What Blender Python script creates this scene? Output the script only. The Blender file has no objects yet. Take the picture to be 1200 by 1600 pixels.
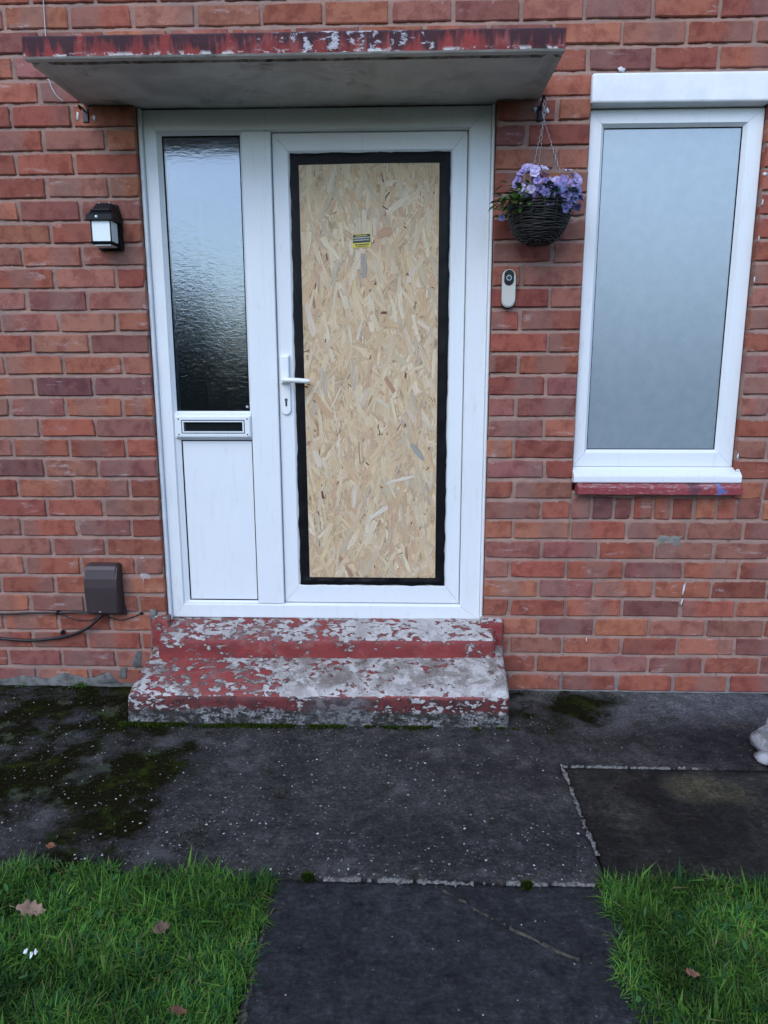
import bpy, bmesh, math, random
import numpy as np
from mathutils import Vector, Matrix, noise as mnoise

random.seed(7)
rng = np.random.default_rng(7)
sc = bpy.context.scene
C = sc.collection

# ------------------------------------------------------------------ camera
cam_d = bpy.data.cameras.new('camera')
cam = bpy.data.objects.new('camera', cam_d)
C.objects.link(cam)
YAW, PIT, ROLL = -0.0328981, 0.1927099, -0.0015331
F = Vector((math.sin(YAW) * math.cos(PIT), math.cos(YAW) * math.cos(PIT), -math.sin(PIT)))
R0 = Vector((math.cos(YAW), -math.sin(YAW), 0.0))
U0 = R0.cross(F)
R1 = R0 * math.cos(ROLL) + U0 * math.sin(ROLL)
U1 = U0 * math.cos(ROLL) - R0 * math.sin(ROLL)
M = Matrix(((R1.x, U1.x, -F.x, 0.0887137), (R1.y, U1.y, -F.y, -2.6956443),
            (R1.z, U1.z, -F.z, 1.2662535), (0, 0, 0, 1)))
cam.matrix_world = M
cam_d.sensor_fit = 'VERTICAL'
cam_d.sensor_height = 36.0
cam_d.lens = 1100.0 / 1600.0 * 36.0
cam_d.clip_start = 0.05
cam_d.clip_end = 500
sc.camera = cam
sc.render.resolution_x = 768
sc.render.resolution_y = 1024

# ------------------------------------------------------------------ sky, sun, exposure
SUN_EL, SUN_AZ = math.radians(42), math.radians(200)     # azimuth from +Y, clockwise
w = bpy.data.worlds.new('World')
sc.world = w
w.use_nodes = True
wn = w.node_tree.nodes
wl = w.node_tree.links
sky = wn.new('ShaderNodeTexSky')
sky.sky_type = 'NISHITA'
sky.sun_disc = False
sky.sun_elevation = SUN_EL
sky.sun_rotation = SUN_AZ
sky.air_density = 1.0
sky.dust_density = 0.6
sky.ozone_density = 2.5
bg = wn['Background']
bg.inputs['Strength'].default_value = 0.15
wl.new(sky.outputs[0], bg.inputs[0])
sun_d = bpy.data.lights.new('sun', 'SUN')
sun_d.energy = 0.5
sun_d.angle = math.radians(44)
sun_d.color = (1.0, 0.98, 0.95)
sun = bpy.data.objects.new('sun', sun_d)
C.objects.link(sun)
sdir = Vector((math.sin(SUN_AZ) * math.cos(SUN_EL), math.cos(SUN_AZ) * math.cos(SUN_EL), math.sin(SUN_EL)))
sun.rotation_euler = sdir.to_track_quat('Z', 'Y').to_euler()
sun.location = sdir * 20
sc.view_settings.view_transform = 'Standard'
sc.view_settings.look = 'None'
sc.view_settings.gamma = 1.0
sc.view_settings.use_curve_mapping = False
sc.view_settings.exposure = 1.25
sc.render.engine = 'CYCLES'
sc.cycles.use_denoising = True
sc.cycles.max_bounces = 8

# ------------------------------------------------------------------ node helpers
class NT:
    def __init__(s, name):
        s.m = bpy.data.materials.new(name)
        s.m.use_nodes = True
        s.t = s.m.node_tree
        s.b = s.t.nodes['Principled BSDF']
        s.out = s.t.nodes['Material Output']
    def n(s, typ, **kw):
        x = s.t.nodes.new('ShaderNode' + typ)
        for k, v in kw.items():
            setattr(x, k, v)
        return x
    def put(s, sock, v):
        if hasattr(v, 'is_output'):
            s.t.links.new(v, sock)
        elif isinstance(v, (int, float)):
            sock.default_value = v
        else:
            v = tuple(v)
            if len(v) == 3 and len(sock.default_value) == 4:
                v = v + (1,)
            sock.default_value = v
    def pos(s):
        return s.n('NewGeometry').outputs['Position']
    def normal(s):
        return s.n('NewGeometry').outputs['True Normal']
    def sep(s, v):
        x = s.n('SeparateXYZ'); s.put(x.inputs[0], v)
        return x.outputs
    def comb(s, a, b, c):
        x = s.n('CombineXYZ')
        for i, v in enumerate((a, b, c)):
            s.put(x.inputs[i], v)
        return x.outputs[0]
    def scale(s, v, k):
        x = s.n('VectorMath', operation='MULTIPLY')
        s.put(x.inputs[0], v); s.put(x.inputs[1], k)
        return x.outputs[0]
    def addv(s, v, k):
        x = s.n('VectorMath', operation='ADD')
        s.put(x.inputs[0], v); s.put(x.inputs[1], k)
        return x.outputs[0]
    def noise(s, v, sc_, det=4, rough=.55, dist=0.0):
        x = s.n('TexNoise')
        s.put(x.inputs['Vector'], v)
        x.inputs['Scale'].default_value = sc_
        x.inputs['Detail'].default_value = det
        x.inputs['Roughness'].default_value = rough
        x.inputs['Distortion'].default_value = dist
        return x.outputs[0]
    def voro(s, v, sc_, feature='F1', rnd=1.0):
        x = s.n('TexVoronoi', feature=feature)
        s.put(x.inputs['Vector'], v)
        x.inputs['Scale'].default_value = sc_
        x.inputs['Randomness'].default_value = rnd
        return x
    def math(s, op, a, b=0.0, c=None, clamp=False):
        x = s.n('Math', operation=op)
        x.use_clamp = clamp
        s.put(x.inputs[0], a); s.put(x.inputs[1], b)
        if c is not None:
            s.put(x.inputs[2], c)
        return x.outputs[0]
    def ss(s, v, lo, hi):          # smoothstep lo -> hi gives 0 -> 1
        x = s.n('MapRange', interpolation_type='SMOOTHSTEP')
        s.put(x.inputs[0], v)
        x.inputs[1].default_value = lo; x.inputs[2].default_value = hi
        x.inputs[3].default_value = 0; x.inputs[4].default_value = 1
        return x.outputs[0]
    def mix(s, f, a, b, mode='MIX'):
        x = s.n('Mix', data_type='RGBA', blend_type=mode)
        s.put(x.inputs[0], f); s.put(x.inputs[6], a); s.put(x.inputs[7], b)
        return x.outputs[2]
    def bump(s, h, strength=.5, dist=.002, nrm=None):
        x = s.n('Bump')
        s.put(x.inputs['Height'], h)
        x.inputs['Strength'].default_value = strength
        x.inputs['Distance'].default_value = dist
        if nrm is not None:
            s.put(x.inputs['Normal'], nrm)
        return x.outputs[0]
    def fin(s, col=None, rough=None, nrm=None, **kw):
        if col is not None: s.put(s.b.inputs['Base Color'], col)
        if rough is not None: s.put(s.b.inputs['Roughness'], rough)
        if nrm is not None: s.put(s.b.inputs['Normal'], nrm)
        for k, v in kw.items():
            s.put(s.b.inputs[k.replace('_', ' ')], v)
        return s.m

def plain(name, col, rough=.5, **kw):
    return NT(name).fin(col, rough, **kw)

# ------------------------------------------------------------------ materials
def m_brick():
    t = NT('brick_clay')
    oi = t.n('ObjectInfo')
    rnd = oi.outputs['Random']
    off = t.comb(t.math('MULTIPLY', rnd, 37.0), t.math('MULTIPLY', rnd, 11.0), t.math('MULTIPLY', rnd, 53.0))
    p = t.addv(t.pos(), off)
    base = oi.outputs['Color']
    n1 = t.noise(p, 22, 4, .6)
    n2 = t.noise(p, 190, 5, .7)
    n3 = t.noise(t.scale(p, (1, 1, 3.0)), 9, 4, .6, .4)
    c = t.mix(t.ss(n1, .42, .68), base, t.mix(1.0, base, (.70, .60, .64), 'MULTIPLY'))
    c = t.mix(t.math('MULTIPLY', t.ss(n1, .30, .20), .5), c, (.35, .15, .09))
    # kiln banding: greyer band across part of some bricks
    gx = t.sep(t.n('TexCoord').outputs['Generated'])[0]
    ctr = t.math('FRACT', t.math('MULTIPLY', rnd, 7.31))
    d = t.math('ABSOLUTE', t.math('SUBTRACT', t.math('ADD', gx, t.math('MULTIPLY', n1, .3)), t.math('ADD', ctr, .15)))
    has = t.ss(t.math('FRACT', t.math('MULTIPLY', rnd, 13.7)), .45, .6)
    band = t.math('MULTIPLY', t.ss(d, .34, .12), t.math('MULTIPLY', has, .50))
    c = t.mix(band, c, t.mix(n3, (.17, .085, .075), (.29, .185, .155)))
    # pale salts and mortar smears
    salt = t.math('MULTIPLY', t.ss(n3, .60, .74), t.ss(n2, .30, .60))
    c = t.mix(t.math('MULTIPLY', salt, .55), c, (.50, .42, .41))
    # dark specks
    c = t.mix(t.math('MULTIPLY', t.ss(n2, .46, .30), .6), c, t.mix(1.0, c, (.42, .36, .36), 'MULTIPLY'))
    c = t.mix(t.math('MULTIPLY', t.ss(n2, .56, .72), .35), c, t.mix(1.0, c, (1.35, 1.5, 1.5), 'MULTIPLY'))
    c = t.mix(t.math('MULTIPLY', t.ss(t.noise(t.pos(), 3.2, 5, .6), .56, .72), .35), c, (.10, .055, .05))
    h = t.math('ADD', t.math('MULTIPLY', n2, .6), t.math('MULTIPLY', n1, .9))
    return t.fin(c, .92, t.bump(h, .8, .0035), Specular_IOR_Level=.25)

def m_mortar():
    t = NT('mortar')
    p = t.pos()
    n1 = t.noise(p, 7, 5, .6); n2 = t.noise(p, 150, 4, .7)
    c = t.mix(t.ss(n1, .35, .68), (.335, .205, .164), (.25, .168, .142))
    c = t.mix(t.math('MULTIPLY', t.ss(n2, .55, .75), .4), c, (.45, .38, .35))
    z = t.sep(p)[2]
    low = t.math('MULTIPLY', t.ss(t.math('ADD', z, t.math('MULTIPLY', n1, .12)), .16, .07), .75)
    c = t.mix(low, c, (.20, .20, .20))
    return t.fin(c, .95, t.bump(n2, .9, .004), Specular_IOR_Level=.2)

def m_upvc():
    t = NT('white_upvc')
    p = t.pos()
    n1 = t.noise(p, 3.0, 5, .6); n2 = t.noise(t.scale(p, (1, 1, .35)), 38, 5, .7)
    c = t.mix(t.math('MULTIPLY', t.ss(n1, .4, .7), .35), (.74, .765, .785), (.66, .69, .705))
    c = t.mix(t.math('MULTIPLY', t.ss(n2, .58, .76), .32), c, (.44, .44, .42))
    st = t.noise(t.scale(p, (1, 1, .06)), 55, 5, .65)
    c = t.mix(t.math('MULTIPLY', t.ss(st, .55, .72), .22), c, (.50, .50, .47))
    return t.fin(c, t.math('ADD', .30, t.math('MULTIPLY', n1, .18)), t.bump(t.noise(p, 9, 2), .06, .004))

def m_osb_flakes():
    t = NT('wood_strand')
    a = t.n('VertexColor', layer_name='Col').outputs[0]
    uv = t.n('UVMap', uv_map='UVMap').outputs[0]
    g = t.noise(t.scale(uv, (14, 420, 1)), 1.0, 4, .65, .3)
    g2 = t.noise(t.scale(uv, (8, 90, 1)), 1.0, 3, .6, .5)
    c = t.mix(t.ss(g, .36, .66), t.mix(1.0, a, (.76, .71, .66), 'MULTIPLY'), a)
    c = t.mix(t.math('MULTIPLY', t.ss(g2, .58, .72), .5), c, t.mix(1.0, a, (.74, .62, .48), 'MULTIPLY'))
    return t.fin(c, .62, t.bump(t.math('ADD', g, g2), .5, .0012), Specular_IOR_Level=.35)

def m_peel(name, bias, canopy=False, white=0.0):
    """worn red masonry paint peeling off pale cement"""
    t = NT(name)
    p = t.pos()
    x, y, z = t.sep(p)
    up = t.ss(t.sep(t.normal())[2], .35, .75)
    n1 = t.noise(t.scale(p, (.8, 1, 1.3)), 6.5, 6, .62, .3)
    n2 = t.noise(t.scale(p, (.75, 1, 1.25)), 42, 8, .66, .35)
    n3 = t.noise(p, 120, 5, .7)
    n4 = t.noise(p, 15, 6, .65, .5)
    red = t.mix(t.ss(n1, .35, .65), (.26, .042, .038), (.165, .030, .030))
    red = t.mix(t.math('MULTIPLY', t.ss(n4, .50, .68), .6), red, (.30, .11, .10))
    bare = t.mix(t.ss(n4, .36, .62), (.44, .41, .385), (.21, .185, .165))
    bare = t.mix(t.ss(n3, .50, .70), bare, (.60, .58, .56))
    pale = bare
    bare = t.mix(t.math('MULTIPLY', t.ss(t.noise(p, 9, 6, .7), .48, .62), .75), bare, (.13, .11, .09))
    front = t.math('MULTIPLY', t.ss(y, -.235, -.285), .7)
    bare = t.mix(t.math('MAXIMUM', front, white), bare, t.mix(t.ss(n2, .40, .60), (.58, .55, .53), (.46, .43, .41)))
    if canopy:
        sv = t.scale(p, (1, 1, .16))
        st = t.noise(sv, 24, 5, .6, .25)
        mild = t.ss(t.math('ADD', st, t.math('MULTIPLY', t.math('SUBTRACT', z, 2.205), 2.4)), .45, .58)
        c = t.mix(t.math('MULTIPLY', mild, .92), red, (.035, .018, .024))
        cx = t.math('ABSOLUTE', t.math('ADD', x, .12))
        lic = t.math('ADD', t.math('MULTIPLY', n2, .55), t.math('MULTIPLY', t.ss(cx, .62, .05), .12))
        lic = t.math('ADD', lic, t.math('MULTIPLY', st, .22))
        c = t.mix(t.ss(lic, .512, .56), c, t.mix(n3, (.26, .25, .29), (.58, .56, .58)))
        # bare chips along the lower arris
        low = t.ss(z, 2.212, 2.198)
        c = t.mix(t.math('MULTIPLY', low, t.ss(n2, .50, .57)), c, (.58, .56, .54))
        # soffit is unpainted, stained concrete
        down = t.ss(t.sep(t.normal())[2], -.4, -.8)
        so = t.mix(t.ss(t.noise(p, 5, 6, .6, .6), .36, .68), (.60, .585, .54), (.42, .41, .38))
        so = t.mix(t.math('MULTIPLY', t.ss(t.noise(p, 8, 6, .65, .4), .56, .74), .75), so, (.10, .10, .085))
        so = t.mix(t.math('MULTIPLY', t.ss(n3, .6, .75), .25), so, (.42, .42, .40))
        c = t.mix(down, c, so)
        h = t.math('ADD', n2, t.math('MULTIPLY', n3, .5))
        return t.fin(c, .85, t.bump(h, .6, .003), Specular_IOR_Level=.3)
    # mask of what has peeled off
    k = t.math('ADD', t.math('MULTIPLY', n1, .40), t.math('MULTIPLY', n2, .58))
    k = t.math('ADD', k, t.math('MULTIPLY', n4, .14))
    k = t.math('ADD', k, t.math('MULTIPLY', up, .045))
    k = t.math('ADD', k, t.math('MULTIPLY', t.ss(x, -.62, .05), t.math('MULTIPLY', up, .055 if white == 0 else .042)))
    k = t.math('ADD', k, bias)
    pe = t.ss(k, .580, .612)
    c = t.mix(pe, red, bare)
    # grime film on treads
    c = t.mix(t.math('MULTIPLY', t.math('MULTIPLY', up, t.ss(n4, .42, .62)), .45), c, (.17, .135, .12))
    # lower riser: dark weathered paint, its lower half worn to black algae and pale grit
    side = t.math('SUBTRACT', 1.0, up)
    zz = t.math('ADD', z, t.math('MULTIPLY', t.math('SUBTRACT', n4, .5), .075))
    zz = t.math('ADD', zz, t.math('MULTIPLY', t.math('SUBTRACT', n1, .5), .05))
    low = t.math('MULTIPLY', t.ss(z, .108, .100), side)
    maroon = t.mix(t.ss(n4, .40, .60), (.115, .022, .022), (.050, .018, .018))
    maroon = t.mix(t.math('MULTIPLY', t.ss(k, .60, .625), .85), maroon, t.mix(n3, (.30, .28, .27), (.55, .53, .51)))
    c = t.mix(t.math('MULTIPLY', low, .92), c, maroon)
    mott = t.mix(t.ss(n2, .44, .56), (.018, .018, .016), t.mix(t.ss(n3, .4, .6), (.085, .082, .080), (.34, .33, .33)))
    mott = t.mix(t.math('MULTIPLY', t.ss(n1, .46, .58), .7), mott, (.028, .027, .022))
    alg = t.math('MULTIPLY', t.ss(zz, .060, .046), side)
    c = t.mix(t.math('MULTIPLY', alg, .97), c, mott)
    gx = t.math('MULTIPLY', t.ss(t.math('ABSOLUTE', t.math('ADD', x, .16)), .16, .06), t.math('MULTIPLY', low, .8))
    c = t.mix(gx, c, t.mix(t.ss(n2, .40, .60), (.040, .040, .040), (.17, .17, .17)))
    h = t.math('SUBTRACT', t.math('MULTIPLY', n3, .6), t.math('MULTIPLY', pe, 1.3))
    h = t.math('ADD', h, t.math('MULTIPLY', n4, .8))
    rough = t.math('ADD', .55, t.math('MULTIPLY', pe, .35))
    return t.fin(c, rough, t.bump(h, 1.0, .004), Specular_IOR_Level=.3)

def m_concrete(name, a, b, moss=True, specks=True, grain=1.0, patch=None, wet=.55):
    t = NT(name)
    p = t.pos()
    x, y, z = t.sep(p)
    n1 = t.noise(p, 4.2, 6, .62, .3)
    n2 = t.noise(p, 17, 8, .74, .2)
    n3 = t.noise(p, 230, 4, .7)
    n4 = t.noise(p, 85, 6, .78)
    rg = t.noise(t.scale(p, (.22, 1, 1)), 105, 4, .7, .3)
    c = t.mix(t.ss(n1, .36, .66), a, b)
    h = t.math('ADD', t.math('MULTIPLY', n3, .35), t.math('ADD', t.math('MULTIPLY', n2, 1.1), t.math('MULTIPLY', n4, 1.3)))
    h = t.math('ADD', h, t.math('MULTIPLY', rg, .7))
    if patch:
        for (px, py, rx, ry, col, amt) in patch:
            dx = t.math('DIVIDE', t.math('SUBTRACT', x, px), rx)
            dy = t.math('DIVIDE', t.math('SUBTRACT', y, py), ry)
            dd = t.math('SQRT', t.math('ADD', t.math('MULTIPLY', dx, dx), t.math('MULTIPLY', dy, dy)))
            dd = t.math('ADD', dd, t.math('MULTIPLY', t.math('SUBTRACT', n1, .5), 1.6))
            dd = t.math('ADD', dd, t.math('MULTIPLY', t.math('SUBTRACT', n2, .5), 1.2))
            c = t.mix(t.math('MULTIPLY', t.ss(dd, 1.35, .45), amt), c, col)
    c = t.mix(t.math('MULTIPLY', t.ss(n2, .48, .68), .75), c, t.mix(1.0, c, (2.1, 2.0, 2.0), 'MULTIPLY'))
    c = t.mix(t.math('MULTIPLY', t.ss(n2, .50, .34), .75), c, t.mix(1.0, c, (.42, .42, .42), 'MULTIPLY'))
    c = t.mix(t.math('MULTIPLY', t.ss(n4, .50, .66), .8 * grain), c, t.mix(1.0, c, (2.1, 2.1, 2.1), 'MULTIPLY'))
    c = t.mix(t.math('MULTIPLY', t.ss(n4, .48, .36), .8 * grain), c, t.mix(1.0, c, (.35, .35, .35), 'MULTIPLY'))
    c = t.mix(t.math('MULTIPLY', t.ss(rg, .52, .64), .5 * grain), c, t.mix(1.0, c, (1.6, 1.6, 1.6), 'MULTIPLY'))
    if specks:
        v = t.voro(t.addv(p, (0, 0, .3)), 62)
        pick = t.ss(t.sep(v.outputs['Color'])[0], .80, .82)
        sp = t.math('MULTIPLY', t.ss(v.outputs['Distance'], .22, .13), pick)
        c = t.mix(t.math('MULTIPLY', sp, .75), c, t.mix(t.sep(v.outputs['Color'])[1], (.14, .12, .10), (.42, .40, .38)))
        h = t.math('ADD', h, t.math('MULTIPLY', sp, .6))
    if moss:
        fld = t.ss(x, -.30, -.85)
        wl_ = t.ss(y, -.42, -.12)
        side = t.math('MULTIPLY', t.ss(x, .38, .55), t.math('MULTIPLY', t.ss(x, .98, .75), wl_))
        mk = t.math('ADD', t.math('MULTIPLY', t.noise(p, 3.6, 4, .6, .4), .80), t.math('MULTIPLY', n2, .32))
        mk = t.math('ADD', mk, t.math('MULTIPLY', fld, .155))
        mk = t.math('ADD', mk, t.math('MULTIPLY', side, .13))
        mk = t.math('ADD', mk, t.math('MULTIPLY', t.math('MULTIPLY', fld, wl_), .05))
        mo = t.math('MULTIPLY', t.ss(mk, .645, .760), t.ss(n4, .25, .45))
        mc = t.mix(t.ss(n4, .38, .62), (.008, .007, .0045), (.023, .022, .007))
        mc = t.mix(t.ss(t.noise(p, 11, 4, .6), .50, .66), mc, (.036, .048, .009))
        c = t.mix(t.math('MULTIPLY', mo, .97), c, mc)
        h = t.math('ADD', h, t.math('MULTIPLY', mo, t.math('MULTIPLY', n4, 1.5)))
        c = t.mix(t.math('MULTIPLY', t.ss(t.math('ADD', t.noise(p, 5.5, 5, .6), t.math('MULTIPLY', fld, .05)), .58, .68), .35), c, (.15, .145, .14))
    r = t.math('ADD', wet, t.math('MULTIPLY', n2, .35))
    r = t.math('SUBTRACT', r, t.math('MULTIPLY', t.ss(n1, .52, .66), .18))
    return t.fin(c, r, t.bump(h, 1.0 * grain, .006), Specular_IOR_Level=(t.math('MULTIPLY', t.math('SUBTRACT', 1.0, mo), .13) if moss else .11))

def m_glass_reeded():
    t = NT('obscure_glass')
    p = t.pos()
    h = t.noise(t.scale(p, (.55, 1, 1.4)), 74, 2, .5, .7)
    nb = t.bump(h, .20, .0022)
    gl = t.n('BsdfGlossy'); gl.inputs['Roughness'].default_value = .11
    gl.inputs['Color'].default_value = (.92, .96, 1, 1)
    t.put(gl.inputs['Normal'], nb)
    rf = t.n('BsdfRefraction'); rf.inputs['Roughness'].default_value = .18
    rf.inputs['IOR'].default_value = 1.08
    rf.inputs['Color'].default_value = (.62, .72, .80, 1)
    t.put(rf.inputs['Normal'], nb)
    fr = t.n('Fresnel'); fr.inputs['IOR'].default_value = 1.5
    t.put(fr.inputs['Normal'], nb)
    f = t.math('MULTIPLY', fr.outputs[0], 3.6, clamp=True)      # four glass faces of the sealed unit
    mx = t.n('MixShader')
    t.put(mx.inputs[0], f)
    t.t.links.new(rf.outputs[0], mx.inputs[1]); t.t.links.new(gl.outputs[0], mx.inputs[2])
    t.t.links.new(mx.outputs[0], t.out.inputs['Surface'])
    return t.m

def m_glass_satin():
    t = NT('satin_glass')
    p = t.pos()
    h = t.noise(p, 260, 3, .6)
    n = t.noise(p, 26, 4, .6)
    c = t.mix(t.ss(n, .3, .7), (.210, .262, .295), (.238, .290, .322))
    n5 = t.noise(t.scale(p, (1, 1, .5)), 5, 5, .6, .5)
    c = t.mix(t.math('MULTIPLY', t.ss(n5, .45, .75), .16), c, (.29, .32, .33))
    return t.fin(c, .26, t.bump(h, .25, .0015), Specular_IOR_Level=1.0, IOR=1.9)

def m_wicker():
    t = NT('dark_wicker')
    n = t.noise(t.pos(), 90, 4, .6)
    return t.fin(t.mix(n, (.004, .0035, .003), (.016, .012, .0105)), .55, t.bump(n, .5, .002))

def m_vcol(name, rough=.6, trans=0.0, spec=.4):
    t = NT(name)
    a = t.n('VertexColor', layer_name='Col').outputs[0]
    t.fin(a, rough, Specular_IOR_Level=spec)
    if trans:
        tr = t.n('BsdfTranslucent'); t.put(tr.inputs[0], a)
        mx = t.n('MixShader'); mx.inputs[0].default_value = trans
        t.t.links.new(t.b.outputs[0], mx.inputs[1]); t.t.links.new(tr.outputs[0], mx.inputs[2])
        t.t.links.new(mx.outputs[0], t.out.inputs['Surface'])
    return t.m

def m_ocol(name, rough=.6):
    t = NT(name)
    oi = t.n('ObjectInfo')
    n = t.noise(t.pos(), 70, 4, .6)
    c = t.mix(t.ss(n, .4, .7), oi.outputs['Color'], t.mix(1.0, oi.outputs['Color'], (.6, .55, .5), 'MULTIPLY'))
    return t.fin(c, rough)

def m_ledge():
    t = NT('red_ledge_paint')
    p = t.pos(); x, y, z = t.sep(p)
    n1 = t.noise(p, 20, 5, .6); n2 = t.noise(t.scale(p, (1, 3, 3)), 45, 5, .65)
    up = t.ss(t.sep(t.normal())[2], .4, .8)
    c = t.mix(n1, (.29, .05, .052), (.22, .036, .042))
    c = t.mix(t.ss(t.math('ADD', n2, t.math('MULTIPLY', up, .08)), .58, .66), c, (.33, .25, .25))
    d1 = t.math('ADD', t.math('ABSOLUTE', t.math('SUBTRACT', x, 1.262)), t.math('MULTIPLY', t.math('SUBTRACT', n1, .5), .12))
    d1 = t.math('ADD', d1, t.math('MULTIPLY', t.math('ABSOLUTE', t.math('SUBTRACT', z, .833)), .9))
    c = t.mix(t.math('MULTIPLY', t.ss(d1, .022, .014), .75), c, (.06, .16, .42))
    d2 = t.math('ADD', t.math('ABSOLUTE', t.math('SUBTRACT', x, 1.17)), t.math('MULTIPLY', t.math('SUBTRACT', n1, .5), .06))
    c = t.mix(t.math('MULTIPLY', t.ss(d2, .028, .012), .6), c, (.06, .03, .05))
    return t.fin(c, .5, t.bump(n2, .5, .002))

def m_noisy(name, a, b, scale=40, rough=.6, bump=.4, spec=.4):
    t = NT(name)
    n = t.noise(t.pos(), scale, 5, .65)
    return t.fin(t.mix(t.ss(n, .35, .65), a, b), rough, t.bump(n, bump, .003), Specular_IOR_Level=spec)

BR, MO, UP = m_brick(), m_mortar(), m_upvc()
STRAND = m_osb_flakes()
PEEL, PEEL2, CAN = m_peel('peeling_red_step', .004), m_peel('peeling_red_upper_step', -.026, False, .75), m_peel('weathered_red_canopy', 0, True)
APRON = m_concrete('damp_concrete', (.050, .045, .043), (.028, .0255, .0255),
                   patch=[(-1.15, -.32, .28, .12, (.075, .075, .085), .7), (.10, -.75, .35, .10, (.045, .042, .040), .5), (1.30, .02, .80, .30, (.098, .102, .108), .9), (.78, .02, .34, .20, (.088, .091, .086), .85), (1.22, -.40, .26, .14, (.014, .014, .017), .8), (.35, -.95, .5, .12, (.020, .019, .020), .5)])
SLABM = m_concrete('dark_slab_concrete', (.024, .021, .018), (.012, .0105, .0098), moss=False, specks=False,
                   patch=[(1.02, -.68, .13, .075, (.070, .062, .036), .8), (.74, -.80, .09, .09, (.040, .035, .027), .7), (.68, -.64, .10, .08, (.034, .030, .025), .6), (1.25, -.62, .16, .05, (.05, .045, .04), .6)])
PATHM = m_concrete('path_concrete', (.029, .029, .0305), (.021, .021, .0225), moss=False, specks=False, grain=.8)
GLASS1, GLASS2 = m_glass_reeded(), m_glass_satin()
BLACK = plain('black_plastic', (.007, .007, .009), .45, Specular_IOR_Level=.22)
GASKET_SHADE = plain('gasket_and_gap_shade', (.008, .009, .011), .8, Specular_IOR_Level=.1)  # rubber gaskets; also painted shade for the letter slot and threshold gap
TAPE = m_noisy('black_tape', (.004, .004, .005), (.007, .007, .009), 14, .45, .25, .14)
DARKGREY = plain('dark_metal', (.03, .03, .033), .4, Metallic=.6)
STEEL = plain('galvanised_wire', (.45, .45, .47), .35, Metallic=1.0)
WHITEP = plain('white_plastic', (.78, .79, .80), .3)
CREAM = plain('pale_plastic', (.50, .48, .43), .4)
OPAL = plain('opal_plastic', (.72, .78, .80), .25)
PLUM = m_noisy('brown_plastic', (.042, .030, .032), (.055, .038, .040), 6, .42, .05)
RUBBER = m_noisy('black_cable', (.010, .009, .010), (.022, .018, .019), 60, .45, .2)
WIRE = plain('pale_wire', (.42, .41, .42), .5)
LEDGE = m_ledge()
WICKER = m_wicker()
PETAL, LEAFM = m_vcol('petal', .55, .25), m_vcol('leaf_green', .5, .25)
GRASSM = m_vcol('grass_blade', .55, .30, .12)
MOSSM = m_vcol('moss', .9, .1, .02)
PEB = m_vcol('grit_stone', .7, 0, .4)
DEAD = m_ocol('dead_leaf', .65)
SOIL = m_noisy('soil', (.010, .012, .005), (.020, .019, .008), 30, .95, .6, .02)
LAWNFAR = m_noisy('far_lawn', (.014, .024, .012), (.022, .034, .016), 3, .95, .3, .1)
JOINT = m_noisy('joint_mortar', (.20, .19, .175), (.055, .052, .048), 110, .9, .8, .2)
JOINT2 = m_noisy('crack_filler', (.085, .075, .055), (.025, .025, .020), 48, .95, .8, .2)
RENDERM = m_noisy('grey_patch_mortar', (.17, .165, .155), (.085, .085, .08), 24, .95, .8, .2)
STONE = m_noisy('pale_stone', (.34, .33, .34), (.12, .115, .11), 22, .85, .8, .3)
SEAL = m_noisy('white_sealant', (.62, .62, .62), (.45, .44, .43), 60, .5, .4)
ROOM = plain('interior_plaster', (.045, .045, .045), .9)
HEDGE = m_vcol('hedge_leaf', .7, .2, .2)
TRUNK = m_noisy('bark', (.05, .04, .03), (.03, .025, .02), 12, .9, .7)
WHITEREND = m_noisy('white_paint', (.78, .79, .80), (.70, .71, .72), 12, .5, .15)
STK_K = plain('sticker_black', (.012, .014, .013), .4)
STK_Y = plain('sticker_yellow', (.62, .50, .04), .4)
STK_W = plain('sticker_print', (.42, .45, .38), .5)

# ------------------------------------------------------------------ object helpers
def tag(o, label=None, cat=None, group=None, kind=None):
    if label: o['label'] = label
    if cat: o['category'] = cat
    if group: o['group'] = group
    if kind: o['kind'] = kind
    return o

def empty(name, loc, label, cat, group=None):
    o = bpy.data.objects.new(name, None)
    o.empty_display_size = .05
    o.location = loc
    C.objects.link(o)
    return tag(o, label, cat, group)

bpy.context.view_layer.update()
def link(name, me, parent=None, loc=(0, 0, 0)):
    o = bpy.data.objects.new(name, me)
    C.objects.link(o)
    if parent is not None:
        o.parent = parent
        pw = Vector((0, 0, 0)); q = parent
        while q is not None:
            pw += q.location; q = q.parent
        o.location = Vector(loc) - pw
    else:
        o.location = loc
    return o

def obj(name, bm, mat, parent=None, smooth=False, loc=(0, 0, 0)):
    bmesh.ops.recalc_face_normals(bm, faces=bm.faces[:])
    me = bpy.data.meshes.new(name)
    bm.to_mesh(me); bm.free()
    for m in (mat if isinstance(mat, (list, tuple)) else [mat]):
        me.materials.append(m)
    if smooth:
        me.polygons.foreach_set('use_smooth', [True] * len(me.polygons))
    return link(name, me, parent, loc)

def add_box(bm, x0, x1, y0, y1, z0, z1, bev=0.0, seg=2, mi=0):
    r = bmesh.ops.create_cube(bm, size=1.0)
    vs = r['verts']
    for v in vs:
        v.co = Vector((x0 + (v.co.x + .5) * (x1 - x0), y0 + (v.co.y + .5) * (y1 - y0), z0 + (v.co.z + .5) * (z1 - z0)))
    fs = set(f for v in vs for f in v.link_faces)
    if bev > 0:
        es = set(e for f in fs for e in f.edges)
        rr = bmesh.ops.bevel(bm, geom=list(es), offset=bev, segments=seg, affect='EDGES', profile=.5)
        fs |= set(rr['faces'])
    for f in fs:
        if f.is_valid: f.material_index = mi

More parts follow.
